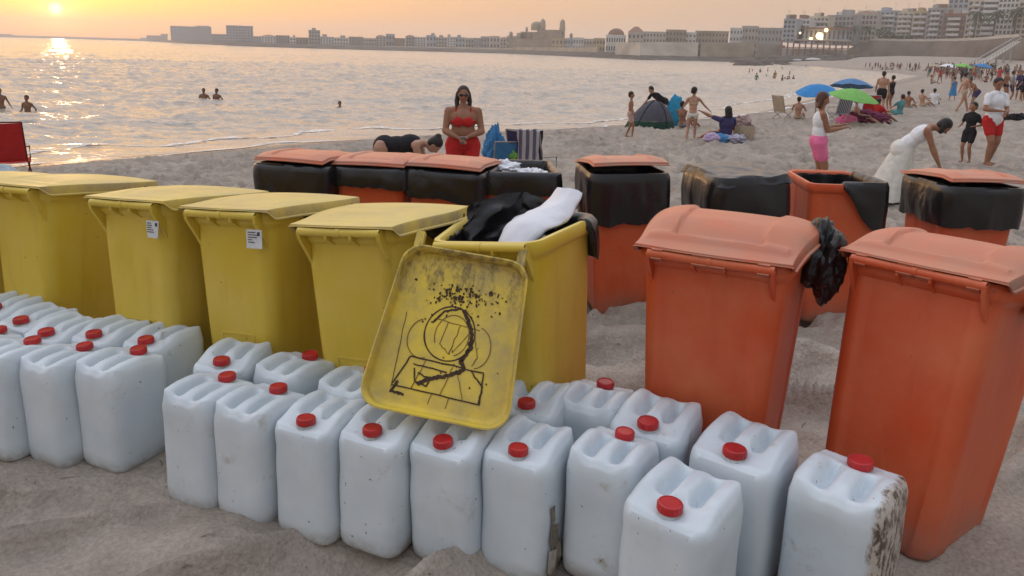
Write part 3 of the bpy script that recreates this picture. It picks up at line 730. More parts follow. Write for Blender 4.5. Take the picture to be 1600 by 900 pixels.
bt.loft([[Vector((r_ * math.cos(2 * math.pi * j / 16), r_ * math.sin(2 * math.pi * j / 16), z)) for j in range(16)] for r_, z in ((.02, 0), (R, .01), (R, .13), (R * .9, .15), (.012, .19), (.012, .21))])
bo = bt.build('plastic_bottle', simple('cloudy_bottle', (.30, .36, .34), .25, .2, 8, .1), None)
bo.matrix_world = Wy @ Matrix.Translation((-.02, -.05, .88)) @ Matrix.Rotation(math.radians(65), 4, 'Y')
tag(bo, 'cloudy grey plastic bottle lying in the open yellow bin', 'bottle')
# tied black sack squeezed between the two front orange bins
W1 = obin1.matrix_basis
c = W1 @ Vector((.335, .14, .93))
lump('rubbish_sack', black_m, c, (.075, .10, .15), 'crumpled black sack hanging between the two front orange bins', 'rubbish bag', 4, .38, fr=1.5, n=72, k=48)
W2 = obin2.matrix_basis
c = W2 @ Vector((.345, -.05, .94))
lump('rubbish_sack', black_m, c, (.05, .13, .05), 'black bag end poking out under the lid at the right frame edge', 'rubbish bag', 6, .4)

# ---------------------------------------------------------------- the back row of orange bins
BB = [  # front mid x, y, yaw (front faces camera), lid kind, liner drop, label
    ((-1.50, 4.98), -16, 'closed', lambda x, y: .21, 'orange bin farthest left in the back row, lid over a deep black liner'),
    ((-.97, 4.97), -13, 'closed', lambda x, y: .13 + .02 * x, 'orange bin second from left in the back row, shallow black liner'),
    ((-.46, 4.88), -14, 'closed', lambda x, y: .19 + .05 * x, 'orange bin behind the open yellow bin, lid with a flat raised panel'),
    ((.05, 4.98), 2, 'none', lambda x, y: .14, 'lidless orange bin stuffed with white rubbish in the back row'),
    ((.78, 4.92), 8, 'closed', lambda x, y: .33 - .3 * max(0, x - .1), 'orange bin with a warped half raised lid over a long liner'),
    ((1.62, 5.0), 12, 'back', lambda x, y: .30, 'orange bin with its rim wrapped in liner, behind the front orange bins'),
    ((2.26, 5.0), -2, 'none', lambda x, y: .33 * sst(-.12, .22, x) * sst(.3, .0, y), 'open orange bin with the liner slumped over one corner only'),
    ((3.10, 4.86), 4, 'closed', lambda x, y: .27, 'orange bin at the right of the back row, flat liner hanging square')]
KB = bin_kind(.46, .50, .56, 1.0, orange_m, .80, .80, .055, .006)
KB.lid = lid_mesh(KB, .032, .012, front_drop=.02, over=.012, sk=.024)
backs = []
for i, ((x, y), yw, lk, dr, lab) in enumerate(BB):
    a = math.radians(yw); c = Vector((x, y, 0)) + Matrix.Rotation(a, 3, 'Z') @ Vector((0, KB.d / 2, 0))
    s_ = gz(c.x, c.y); z0 = .90 - KB.H + (0, 0, 0, -.02, .01, -.02, -.03, -.01)[i]
    o = make_bin(KB, lab, 'back row of orange wheelie bins', Vector((c.x, c.y, 0)), yw + 180, z0, lid=None if lk in ('none', 'back') else 'closed', back_to_camera=False, frame=False,
                 lid_angle={'closed': (4, 3, 4, 0, 7, 0, 0, 5)[i], 'none': None, 'back': None}[lk], tilt=(0, (0, 1, -1, 0, 1, 0, 0, -1)[i]))
    backs.append(o)
    f = dr
    liner(KB, ('deep black liner over the rim of the leftmost back bin', 'shallow black liner of the second back bin from the left', 'black liner under the flat lid behind the open yellow bin', 'black liner of the lidless bin stuffed with white rubbish',
               'long black liner under the warped lid', 'black liner wrapped all round the bin behind the front orange bins', 'black liner slumped over one corner of the open back bin', 'square hanging black liner at the right of the back row')[i],
          o, (lambda g_: (lambda x_, y_: g_(-x_, -y_)))(f), 20 + i, inner=.3, bulge=(.014 if i != 5 else .03), top=(.0 if lk == 'closed' else .012), group=GL)
Wc = backs[5].matrix_basis
def P(u, v):
    x = lerp(.27, -.27, u); y = lerp(-.30, .32, v); e = max(abs(u - .5), abs(v - .5)) * 2; return Wc @ Vector((x, y, KB.H + .022 + .030 * (1 - e * e) + .012 * math.sin(v * 5 + u * 3) - .05 * sst(.88, 1.0, e)))
cloth_sheet('loose_liner', black_m, P, amp=.014, seed=9, fr=5, label='black plastic spread over the lid of the bin behind the front orange bins', cat='bin liner')
# rubbish in the lidless back bin
Wb = backs[3].matrix_basis
for j, (q, r_, lab) in enumerate((((.10, -.1, .98), (.13, .12, .06), 'white rubbish bag heaped in the lidless back bin, left lump'), ((-.08, .12, .97), (.10, .1, .05), 'white rubbish bag heaped in the lidless back bin, right lump'))):
    lump('white_bag', whitebag_m, Wb @ Vector(q), r_, lab, 'plastic bag', 30 + j, .5, 30, 18)

# ---------------------------------------------------------------- jerrycans
def hdpe(name, heavy=False):
    g = NG(name); v = g.coord('Object', off=g.rand(53)); raw = g.node('ShaderNodeTexCoord').outputs['Object']
    sp = g.node('ShaderNodeSeparateXYZ', {'Vector': raw}); z = sp.outputs[2]
    base = g.ramp(g.noise(v, 4, 4, .6), [(.3, (.56, .63, .68)), (.7, (.67, .74, .785))])
    st = g.math('MULTIPLY', g.ramp(g.noise(v, 5.5, 6, .72, .6), [(.60, 0.0), (.70, 1.0)]), g.ramp(g.noise(v, 40, 3, .7), [(.4, .25), (.6, .9)]))
    r_ = g.node('ShaderNodeObjectInfo').outputs['Random']
    base = g.mix(g.math('MULTIPLY', st, g.math('MULTIPLY_ADD', r_, .75, .12)), base, (.34, .29, .20))
    dot_ = g.ramp(g.noise(v, 46, 2, .5), [(.735, 0.0), (.76, 1.0)]); base = g.mix(g.math('MULTIPLY', dot_, .8), base, (.10, .10, .09))
    low = g.math('MULTIPLY', g.node('ShaderNodeMapRange', {'Value': z, 1: .01, 2: .075, 3: 1.0, 4: 0.0}).outputs[0], g.ramp(g.noise(v, 16, 5, .7), [(.35, 0.0), (.62, .85)]))
    base = g.mix(low, base, (.30, .25, .19))
    if heavy:
        m1 = g.node('ShaderNodeMapRange', {'Value': g.math('ADD', g.math('MULTIPLY', sp.outputs[0], -1.0), g.math('MULTIPLY', g.noise(v, 9, 4), .05)), 1: .115, 2: .128}).outputs[0]
        flk = g.ramp(g.noise(g.coord('Object', scale=(1, 1, .45), off=(3, 1, 2)), 42, 6, .75), [(.47, 0.0), (.55, 1.0)])
        base = g.mix(g.math('MULTIPLY', m1, .75), base, (.46, .38, .30)); base = g.mix(g.math('MULTIPLY', m1, flk), base, (.10, .07, .05))
    nb = g.bump(g.math('ADD', g.math('MULTIPLY', g.noise(v, 2.6, 3), 3.0), g.math('MULTIPLY', g.noise(v, 60, 3), .06)), .25, .012)
    return g.pbr(base, .36, nb, **{'Specular IOR Level': .5, 'Subsurface Weight': .4, 'Subsurface Radius': (.05, .05, .05), 'Subsurface Scale': .5})
can_m = hdpe('white_can_plastic'); can_dirty_m = hdpe('soiled_can_plastic', True)
cap_m = simple('red_cap_plastic', (.44, .016, .018), .38, .22, 14, .08, .5)
CW, CD, CHT = .250, .285, .445
def can_mesh(seed, dent=0.0):
    b = MB(); n = 96; hw, hd = CW / 2, CD / 2
    def pxy(a, k, e=3.6):
        c, s_ = math.cos(a), math.sin(a); f = (abs(c) ** e + abs(s_) ** e) ** (-1 / e); return c * f * hw * k, s_ * f * hd * k
    def topz(x, y):
        u, v = x / hw, y / hd
        z = .425 + .020 * sst(-.9, .1, v) - .010 * sst(.4, 1, v)
        z += .016 * math.exp(-((abs(u) - .72) / .26) ** 2) * sst(-.8, -.1, v)                # side shoulders
        val = math.exp(-((abs(u) - .36) / .135) ** 4) * sst(-.38, -.12, v) * (1 - sst(.55, .82, v))
        z -= .040 * val                                                                  # finger wells either side of the handle
        z += .010 * math.exp(-(u / .17) ** 4) * sst(-.35, -.1, v) * (1 - .5 * sst(.5, .9, v))
        z -= .012 * math.exp(-((u) ** 2 + ((v + .66) / .8) ** 2) / .12)                    # flat where the cap sits
        return z
    rnd = [noise.noise((seed * 7.1, i * .31, 2.2)) for i in range(4)]
    secs = []; prof = [(0, .86), (.004, .91), (.014, .955), (.032, .985), (.06, .996), (.11, .992), (.17, .990), (.23, .990), (.29, .992), (.34, .998), (.375, 1.0), (.395, .992), (.412, .966)]
    for z, k in prof:
        q = []
        for i in range(n):
            a = 2 * math.pi * (i + .5) / n; x, y = pxy(a, k, 5.2)
            lift = .010 * (math.cos(2 * a) * .5 + .5) * (1 if z < .01 else 0) * 0
            dn = dent * noise.noise((x * 9 + seed * 5, y * 9, z * 7 + seed)) * sst(.02, .12, z) * sst(.40, .34, z)
            r_ = math.hypot(x, y); f = (r_ + dn) / r_; q.append((x * f, y * f, z))
        secs.append(q)
    for k, e in ((.955, 4.2), (.93, 4.0), (.89, 3.8), (.84, 3.6), (.78, 3.5), (.71, 3.4), (.64, 3.3), (.57, 3.2), (.50, 3.1), (.43, 3.0), (.36, 2.9), (.29, 2.7), (.22, 2.5), (.15, 2.3), (.08, 2.1), (.02, 2)):
        q = []
        for i in range(n):
            a = 2 * math.pi * (i + .5) / n; x, y = pxy(a, k, e); tz = topz(x, y)
            edge = max(abs(x / hw), abs(y / hd)); q.append((x, y, tz - .020 * sst(.82, .975, edge)))
        secs.append(q)
    b.loft(secs); return b.mesh('can_body', 60)
cans_me = [can_mesh(i, .003 + .0018 * i) for i in range(5)]
nk = MB(); nk.loft([[(r_ * math.cos(2 * math.pi * j / 28), r_ * math.sin(2 * math.pi * j / 28), z) for j in range(28)] for r_, z in ((.033, -.014), (.032, .001), (.027, .004), (.026, .012))]); neck_me = nk.mesh('neck', 40)
cp = MB(); n_ = 72; secs = []
for r_, z, k in ((.0285, .004, 1), (.0295, .005, 1), (.0295, .020, 1), (.0282, .0245, 0), (.0245, .0262, 0), (.0235, .0240, 0), (.004, .0236, 0)):
    secs.append([((r_ + (.0011 if (j // 2) % 2 and k else 0)) * math.cos(2 * math.pi * j / n_), (r_ + (.0011 if (j // 2) % 2 and k else 0)) * math.sin(2 * math.pi * j / n_), z) for j in range(n_)])
cp.loft(secs); cap_me = cp.mesh('cap', 30)
def near(x, y): return 1
CANS = [  # name key, centre x, y, yaw, cap side (-1 near, +1 far), label
    ('F1', -1.125, 2.64, -25, 1, 'white can at the left end of the front row, brown scuffs on its shoulder'),
    ('F2', -.905, 2.56, -25, 1, 'second white can of the front row, clean sides'),
    ('F3', -.655, 2.47, -24, -1, 'third white can of the front row, cap facing the camera'),
    ('F4', -.42, 2.405, -24, -1, 'white can just left of the open yellow lid tip, cap at the front'),
    ('F5', -.16, 2.362, -25, -1, 'white can under the tip of the open yellow lid'),
    ('F6', .08, 2.31, -27, -1, 'white can with a torn peeling brown label on its lower corner'),
    ('F7', .355, 2.275, -30, 1, 'white can with deep finger wells, right of the torn label'),
    ('F8', .525, 2.00, -38, -1, 'nearest white can, cap at its front left, bottom centre of the photo'),
    ('F9', 1.06, 2.11, -40, 1, 'white can caked with brown dirt on one side, before the large orange bin'),
    ('B1', -1.145, 2.95, -12, -1, 'white can standing alone behind the left end of the front row'),
    ('B2', -.875, 2.87, -25, 1, 'white can behind the second and third front cans, cap at the back'),
    ('B3', -.59, 2.76, -25, 1, 'white can tucked behind the left edge of the open yellow lid'),
    ('B4', .115, 2.645, -25, -1, 'grubby white can half hidden by the right edge of the open lid'),
    ('B5', .345, 2.66, -28, 1, 'white can before the gap between yellow and orange bins, cap at the back'),
    ('B6', .535, 2.50, -30, -1, 'rounded white can at the foot of the first front orange bin'),
    ('B7', .80, 2.30, -38, -1, 'white can between the nearest can and the dirt-caked can'),
    ('L1', -1.585, 2.885, -24, 1, 'right-hand can of the left front group, small dark speck on its side'),
    ('L2', -1.825, 2.915, -24, 1, 'middle can of the left front group'),
    ('L3', -2.06, 2.94, -24, 1, 'third white can from the right in the left front group'),
    ('L4', -2.29, 3.06, -24, 1, 'white can at the left frame edge with a grey brown smear on top'),
    ('M1', -1.535, 3.15, -24, -1, 'right-hand can of the left rear group, against the third yellow bin'),
    ('M2', -1.775, 3.185, -24, -1, 'can in front of the second yellow bin, second from right of its row'),
    ('M3', -2.005, 3.225, -24, -1, 'third can from the right in the left rear group'),
    ('M4', -2.215, 3.35, -24, -1, 'fourth can from the right in the left rear group, before the leftmost whole bin'),
    ('M5', -2.43, 3.50, -24, -1, 'farthest left can of the rear group, cap nearly at the frame edge')]
cans = {}
for i, (k, x, y, yw, side, lab) in enumerate(CANS):
    a = math.radians(yw + (180 if side > 0 else 0))
    z = gz(x, y) - .006 - .004 * (i % 3)
    c = empty('jerrycan', (x, y, z), a, lab, 'jerrycan', 'white jerrycans with red caps')
    c.rotation_euler = (math.radians(random.uniform(-1.2, 1.2)), math.radians(random.uniform(-1.2, 1.2)), a)
    me = cans_me[i % 5]
    if k == 'F9':
        me = me.copy(); me.materials.clear(); link('body', me, can_dirty_m, c)
    else: link('body', me, can_m, c)
    nk_ = link('neck', neck_me, can_m, c); nk_.location = (0, -.088, .424)
    cc = link('cap', cap_me, cap_m, c); cc.location = (0, -.088, .424); cc.scale = (1.09, 1.09, 1.09); cc.rotation_euler = (math.radians(random.uniform(-3, 3)), math.radians(random.uniform(-3, 3)), random.random() * 6)
    cans[k] = c
    q = {'F8': 1.13, 'B7': 1.17, 'B6': 1.13, 'F9': 1.18, 'B5': 1.03, 'L1': 1.0}.get(k, 1.0); c.scale = (q, q, 1 + (q - 1) * .22)
# torn label curling off the sixth front can
lab_m = simple('weathered_label', (.20, .17, .13), .8, .5, 25, .5); lab2_m = simple('label_backing', (.42, .38, .32), .8, .35, 30, .4)
def scrap(parent, pts, m, curl, name='label_scrap'):
    b = MB(); cx = sum(p[1] for p in pts) / len(pts); n = len(pts)
    base = [(p[0], p[1], p[2]) for p in pts]; mid = (sum(p[0] for p in pts) / n + curl, cx, sum(p[2] for p in pts) / n)
    b.add(base + [mid] + [(x + .002, y, z) for x, y, z in base], [(i, (i + 1) % n, n) for i in range(n)] + [tuple(range(2 * n, n, -1))] + [(i, n + 1 + i, n + 1 + (i + 1) % n, (i + 1) % n) for i in range(n)])
    return b.build(name, m, parent, 0)
c6 = cans['F6']; X_ = CW / 2 + .002
for j, (pts, m) in enumerate((([(X_, -.095, .27), (X_ + .004, -.075, .275), (X_, -.06, .215), (X_ + .002, -.082, .20)], lab_m), ([(X_, -.085, .21), (X_ + .012, -.055, .20), (X_ + .004, -.045, .12), (X_, -.075, .11), (X_ + .004, -.10, .15)], lab_m),
                        ([(X_ + .002, -.10, .12), (X_ + .01, -.06, .11), (X_ + .003, -.05, .02), (X_, -.08, .012), (X_ + .003, -.108, .05)], lab2_m), ([(X_ + .002, -.055, .12), (X_ + .006, -.02, .13), (X_, -.01, .03), (X_, -.045, .02)], lab_m))):
    scrap(c6, [(p[0], p[1], p[2]) for p in pts], m, .004 * (j + 1))
# ---------------------------------------------------------------- people
def skin_mat(name, c): return simple(name, c, .55, .14, 9, .12, .35)
skin_tan = skin_mat('tanned_skin', (.30, .145, .085)); skin_mid = skin_mat('light_tanned_skin', (.42, .235, .16)); skin_dark = skin_mat('deep_tanned_skin', (.20, .095, .055))
hair_b = simple('dark_brown_hair', (.030, .016, .011), .55, .4, 40, .6); hair_k = simple('black_hair', (.010, .009, .009), .5, .4, 40, .6); hair_m = simple('chestnut_hair', (.085, .030, .018), .5, .4, 40, .6)
def fab(name, c, **k): return simple(name, c, .85, .14, 12, .35, .2, **k)
F_red = fab('red_cloth', (.46, .022, .022)); F_white = fab('white_cloth', (.74, .76, .80)); F_pink = fab('pink_cloth', (.72, .17, .33)); F_black = fab('black_cloth', (.016, .016, .02)); F_navy = fab('navy_cloth', (.045, .04, .11))
F_cream = fab('cream_cloth', (.66, .65, .60)); F_blue = fab('blue_cloth', (.06, .22, .45)); F_teal = fab('teal_cloth', (.10, .28, .30)); F_green = fab('green_cloth', (.22, .50, .12)); F_grey = fab('grey_cloth', (.25, .26, .28)); F_sand = fab('sand_cloth', (.42, .34, .25))
eye_m = simple('eye_dark', (.01, .01, .01), .2, .1, 10, 0); lip_m = simple('lips', (.30, .08, .07), .5, .1, 10, 0); glass_m = simple('dark_lens', (.008, .008, .01), .12, .1, 10, 0, .8)
def vox(prims, size, name, m, parent, it=4, fac=.6):
    b = MB()
    for p in prims:
        if p[0] == 'c': b.capsule(*p[1:])
        else: b.ell(*p[1:])
    me = b.mesh('tmp', 0); o = bpy.data.objects.new('tmp', me); col.objects.link(o)
    r = o.modifiers.new('r', 'REMESH'); r.mode = 'VOXEL'; r.voxel_size = size; r.use_smooth_shade = True
    s_ = o.modifiers.new('s', 'SMOOTH'); s_.factor = fac; s_.iterations = it
    dg = bpy.context.evaluated_depsgraph_get(); ev = o.evaluated_get(dg)
    nm = bpy.data.meshes.new_from_object(ev); nm.name = name; bpy.data.objects.remove(o); bpy.data.meshes.remove(me)
    nm.materials.clear()
    for p in nm.polygons: p.use_smooth = True
    return link(name, nm, m, parent)
def ik(a, b, l1, l2, bend):
    a, b, bend = Vector(a), Vector(b), Vector(bend); d = b - a; L = min(d.length, (l1 + l2) * .999); d.normalize()
    b = a + d * L; k = (l1 * l1 - l2 * l2 + L * L) / (2 * L); h = math.sqrt(max(0, l1 * l1 - k * k))
    n = bend - d * bend.dot(d)
    if n.length < 1e-4: n = Vector((0, -1, 0))
    return a + d * k + n.normalized() * h, b
# pose: everything in fractions of the standing height; the figure faces -y, its left hand is at +x
STAND = dict(pel=(0, 0, .515), lean=(0, 0, 1), hl=(.16, -.02, .42), hr=(-.16, -.02, .42), fl=(.06, 0, .02), fr=(-.06, .0, .02), el=(0, 1, .1), kn=(0, -1, 0), look=(0, -1, -.05), head=None)
def person(label, loc, rz, h, pose, skin, hair, wear, group=None, fat=1.0, vs=.014, fine=False, hairstyle='short', child=0.0, feet=True):
    P_ = dict(STAND); P_.update(pose); V = lambda q: Vector(q) * h
    root = empty('person', loc, rz, label, 'person', group)
    pel = V(P_['pel']); up = Vector(P_['lean']).normalized()
    lat = P_.get('lat', (1, 0, 0)); lat = Vector(lat); lat = (lat - up * lat.dot(up)).normalized(); fw = up.cross(lat).normalized()
    if fw.dot(Vector(P_['look'])) < 0 and abs(up.z) > .5: pass
    fw = lat.cross(up) * -1 if False else -(up.cross(lat) * -1) if False else lat.cross(up).normalized()
    # lat x up = forward for an upright figure facing -y: (1,0,0)x(0,0,1) = (0,-1,0)
    Mx = Matrix((lat, -fw, up)).transposed()
    chest = pel + up * .20 * h; nb = pel + up * .305 * h
    hd = P_['head']; hd = Vector(hd).normalized() if hd else (up + Vector((0, 0, .6))).normalized()
    look = Vector(P_['look']).normalized(); hc = nb + hd * (.098 + .01 * child) * h
    hs = 1 + .22 * child
    sw = .103 * (1 - .12 * child) * (1 + (fat - 1) * .5)
    sl, sr = nb + lat * sw * h - up * .034 * h, nb - lat * sw * h - up * .034 * h
    hl_, hr_ = pel + lat * .052 * h * fat, pel - lat * .052 * h * fat
    uc = 1 - .06 * child
    eL, wL = ik(sl, V(P_['hl']), .168 * h * uc, .15 * h * uc, P_['el']); eR, wR = ik(sr, V(P_['hr']), .168 * h * uc, .15 * h * uc, P_.get('er', P_['el']))
    kL, aL = ik(hl_, V(P_['fl']) + Vector((0, 0, .03 * h)), .245 * h, .235 * h, P_['kn']); kR, aR = ik(hr_, V(P_['fr']) + Vector((0, 0, .03 * h)), .245 * h, .235 * h, P_.get('kr', P_['kn']))
    q = h * (1 - .12 * child)
    def torso(g): return [('e', pel + up * .01 * h, (.092 * q * fat + g, .070 * q * fat + g, .085 * h + g), Mx), ('e', pel + up * .10 * h, (.076 * q * fat + g, .056 * q * fat + g, .10 * h + g), Mx),
                          ('e', chest + up * .005 * h, (.093 * q * (fat * .7 + .3) + g, .062 * q * (fat * .8 + .2) + g, .098 * h + g), Mx), ('c', sl - lat * .03 * h + up * .006 * h, sr + lat * .03 * h + up * .006 * h, .031 * q + g, .031 * q + g), ('c', nb, sl - lat * .01 * h, .030 * q + g, .026 * q + g), ('c', nb, sr + lat * .01 * h, .030 * q + g, .026 * q + g)]
    def thigh(a, b, t, g): return ('c', a, a.lerp(b, t), .052 * q * fat + g, lerp(.052, .034, t) * q * fat + g)
    def arm(a, b, t, g): return ('c', a, a.lerp(b, t), .028 * q * (fat * .7 + .3) + g, lerp(.028, .021, t) * q * (fat * .7 + .3) + g)
    B_ = torso(0) + [('c', nb - up * .02 * h, hc - hd * .02 * h, .030 * q, .026 * q)]
    for a, b, c in ((sl, eL, wL), (sr, eR, wR)):
        B_ += [arm(a, b, 1, 0), ('c', b, b.lerp(c, .35), .022 * q * fat, .022 * q * fat), ('c', b.lerp(c, .3), c, .022 * q * fat, .0145 * q)]
    for a, b, c in ((hl_, kL, aL), (hr_, kR, aR)):
        B_ += [thigh(a, b, 1, 0), ('c', b, b.lerp(c, .4), .031 * q, .0315 * q), ('c', b.lerp(c, .3), c, .033 * q, .019 * q)]
        if feet:
            kd = Vector(P_.get('toe', (0, -1, 0))); B_ += [('c', c + Vector((0, 0, -.018 * h)) - kd * .02 * h, c + Vector((0, 0, -.022 * h)) + kd * .085 * h, .018 * q, .012 * q)]
    # head: skull, face, jaw, nose, ears
    Hf = look; Hr = Hf.cross(Vector((0, 0, 1))).normalized(); Hu = Hr.cross(Hf).normalized(); HM = Matrix((Hr, -Hf, Hu)).transposed(); r_ = h * hs
    B_ += [('e', hc + Hu * .012 * r_ - Hf * .004 * r_, (.046 * r_, .056 * r_, .055 * r_), HM), ('e', hc - Hu * .020 * r_ + Hf * .012 * r_, (.035 * r_, .040 * r_, .046 * r_), HM),
           ('c', hc + Hf * .052 * r_ + Hu * .004 * r_, hc + Hf * .064 * r_ - Hu * .013 * r_, .005 * r_, .008 * r_), ('e', hc + Hr * .046 * r_ - Hu * .004 * r_, (.006 * r_, .011 * r_, .018 * r_), HM), ('e', hc - Hr * .046 * r_ - Hu * .004 * r_, (.006 * r_, .011 * r_, .018 * r_), HM)]
    # hands
    for sgn, e_, w_ in ((1, eL, wL), (-1, eR, wR)):
        d = (w_ - e_).normalized(); s_ = d.cross(Vector((0, 0, 1)));
        if s_.length < .2: s_ = Vector((1, 0, 0))
        s_.normalize(); pn = d.cross(s_).normalized(); HH = Matrix((s_, pn, d)).transposed()
        B_.append(('e', w_ + d * .025 * h, (.021 * q, .011 * q, .028 * q), HH))
        if vs <= .012 or fine:
            for k in range(4):
                o_ = s_ * (-.015 + .010 * k) * h; L = (.036, .042, .040, .031)[k] * h; a0 = w_ + d * .045 * h + o_; a1 = a0 + (d * .9 + pn * .25 + s_ * (-.1 + .07 * k)) * L * .55; a2 = a1 + (d * .6 + pn * .8) * L * .5
                B_ += [('c', a0, a1, .0056 * h, .0052 * h), ('c', a1, a2, .0052 * h, .0045 * h)]
            t0 = w_ + d * .012 * h - s_ * .018 * h; B_ += [('c', t0, t0 + (-s_ * .7 + d * .7 + pn * .3) * .030 * h, .0068 * h, .0055 * h)]
        else: B_.append(('c', w_ + d * .04 * h, w_ + d * .07 * h + pn * .012 * h, .012 * q, .008 * q))
    vox(B_, vs, 'body', skin, root)
    # hair
    Hh = [('e', hc + Hu * .022 * r_ - Hf * .012 * r_, (.052 * r_, .056 * r_, .054 * r_), HM), ('e', hc - Hf * .026 * r_, (.047 * r_, .038 * r_, .050 * r_), HM)]
    if hairstyle == 'long':
        for sx in (-1, 0, 1):
            a0 = hc + Hr * sx * .040 * r_ - Hf * (.014 if sx else .04) * r_ + Hu * .01 * r_
            a1 = hc + Hr * sx * .052 * r_ - Hf * (.008 if sx else .055) * r_ - Hu * .055 * r_; a2 = hc + Hr * sx * .050 * r_ + Hf * (.030 if sx else -.06) * r_ - Vector((0, 0, .15 * h))
            Hh += [('c', a0, a1, .022 * r_, .022 * r_), ('c', a1, a2, .022 * r_, .012 * r_)]
    if hairstyle == 'bob':
        for sx in (-1, -.5, 0, .5, 1): Hh += [('c', hc + Hr * sx * .036 * r_ - Hf * (.024 - abs(sx) * .012) * r_ + Hu * .01 * r_, hc + Hr * sx * .044 * r_ - Hf * .036 * r_ - Vector((0, 0, .075 * r_)), .024 * r_, .020 * r_)]
    if hairstyle == 'bun': Hh += [('e', hc + Hu * .055 * r_ - Hf * .045 * r_, (.028 * r_,) * 3, HM)]
    if hairstyle == 'pony': Hh += [('c', hc + Hu * .03 * r_ - Hf * .055 * r_, hc - Hu * .05 * r_ - Hf * .075 * r_, .020 * r_, .010 * r_)]
    if hairstyle != 'bald': vox(Hh, vs * .9, 'hair', hair, root, 2)
    if fine:
        for sx in (-1, 1):
            e = MB(); e.ell(hc + Hr * sx * .018 * r_ + Hf * .050 * r_ + Hu * .006 * r_, (.0065 * r_, .004 * r_, .0042 * r_), HM); e.build('eye', eye_m, root)
        e = MB(); e.ell(hc + Hf * .052 * r_ - Hu * .028 * r_, (.014 * r_, .0045 * r_, .004 * r_), HM); e.build('mouth', lip_m, root)
    for kind, m in wear:
        if kind == 'shirt': vox(torso(.012)[0:] + [arm(sl, eL, .62, .012), arm(sr, eR, .62, .012)], vs, 'shirt', m, root, 3)
        if kind == 'tank': vox(torso(.008)[:3] + [('c', sl.lerp(sr, .22), sl.lerp(sr, .22) - up * .05 * h, .034 * q, .034 * q), ('c', sr.lerp(sl, .22), sr.lerp(sl, .22) - up * .05 * h, .034 * q, .034 * q)], vs, 'tank_top', m, root, 3)
        if kind == 'swimsuit': vox(torso(.006)[:3], vs, 'swimsuit', m, root, 3)
        if kind == 'shorts': vox([torso(.011)[0]] + [thigh(hl_, kL, .62, .015), thigh(hr_, kR, .62, .015)], vs, 'shorts', m, root, 2)
        if kind == 'trunks': vox([('e', pel - up * .012 * h, (.094 * q * fat + .006, .072 * q * fat + .006, .052 * h), Mx)] + [thigh(hl_, kL, .22, .010), thigh(hr_, kR, .22, .010)], vs, 'trunks', m, root, 2)
        if kind == 'bikini':
            T = [('e', chest - up * .012 * h, (.089 * q * (fat * .7 + .3) + .012, .060 * q * fat + .010, .026 * h), Mx)]
            for sx in (-1, 1): T += [('e', chest + lat * sx * .040 * h + fw * .052 * h * fat - up * .014 * h, (.036 * h * fat, .017 * h * fat, .030 * h * fat), Mx), ('c', chest + lat * sx * .050 * h + fw * .070 * h, nb + lat * sx * .062 * h + fw * .022 * h - up * .006 * h, .010 * h, .009 * h)]
            vox(T, vs * .9, 'bikini_top', m, root, 2)
        if kind == 'skirt':
            b = MB(); secs = []; n = 40
            hem = Vector(P_.get('hem', (0, 0, .20))) * h; top_ = pel + up * .06 * h; wtop, whem = (.078 * q * fat + .012), P_.get('hemw', .15) * h
            for j in range(14):
                t = j / 13; c = top_.lerp(hem, t); w = lerp(wtop, whem, t ** .8); secs.append([c + Vector((math.cos(a) * w * (1 + .07 * t * math.sin(a * 9) + .08 * t * noise.noise((a * 2, t * 2, h)) ), math.sin(a) * w * .8 * (1 + .07 * t * math.sin(a * 9 + 1)), 0)) for a in [2 * math.pi * i / n for i in range(n)]])
            secs += [[p * 1.0 + (c - p) * .02 for p in secs[-1]]]
            b.loft(secs, True, False); b.build('skirt', m, root, 60)
    root['j'] = 1; del root['j']
    return root, dict(hc=hc, wL=wL, wR=wR, chest=chest, pel=pel, Hf=Hf, Hr=Hr, Hu=Hu, HM=HM)
def on(px, py, zg=None, D=None):
    # foot point seen at this pixel, on the sloping beach
    d = ray(px, py); hd_ = math.hypot(d[0], d[1]); rs_ = np.geomspace(3, 700, 900)
    xs, ys, zs = d[0] / hd_ * rs_, d[1] / hd_ * rs_, CH + d[2] / hd_ * rs_
    k = int(np.argmax(zs < base_h(xs, ys))); return Vector((float(xs[k]), float(ys[k]), gz(xs[k], ys[k])))
def face(p, az): return math.radians(az)          # rz=0 faces the camera side (-y); az turns it counter-clockwise seen from above

# woman in red, hands together holding a phone
p = Vector((-.70, 10.35, gz(-.7, 10.35) - .03))
w, J = person('woman in a red swimsuit and sunglasses standing behind the bins', p, math.radians(4), 1.66, dict(hl=(.035, -.115, .585), hr=(-.03, -.12, .575), el=(.9, .5, -.1), er=(-.9, .5, -.1), look=(0.05, -1, -.12)), skin_tan, hair_b, [('bikini', F_red), ('shorts', F_red)], fat=1.36, vs=.011, fine=True, hairstyle='long')
sg = MB(); r_ = 1.66
for sx in (-1, 1): sg.ell(J['hc'] + J['Hr'] * sx * .020 * r_ + J['Hf'] * .054 * r_ + J['Hu'] * .006 * r_, (.017 * r_, .006 * r_, .013 * r_), J['HM'])
sg.tube([J['hc'] - J['Hr'] * .046 * r_ + J['Hf'] * .01 * r_ + J['Hu'] * .01 * r_, J['hc'] - J['Hr'] * .040 * r_ + J['Hf'] * .045 * r_ + J['Hu'] * .01 * r_, J['hc'] + J['Hf'] * .06 * r_ + J['Hu'] * .009 * r_, J['hc'] + J['Hr'] * .040 * r_ + J['Hf'] * .045 * r_ + J['Hu'] * .01 * r_, J['hc'] + J['Hr'] * .046 * r_ + J['Hf'] * .01 * r_ + J['Hu'] * .01 * r_], .003 * r_)
sg.build('sunglasses', glass_m, w)
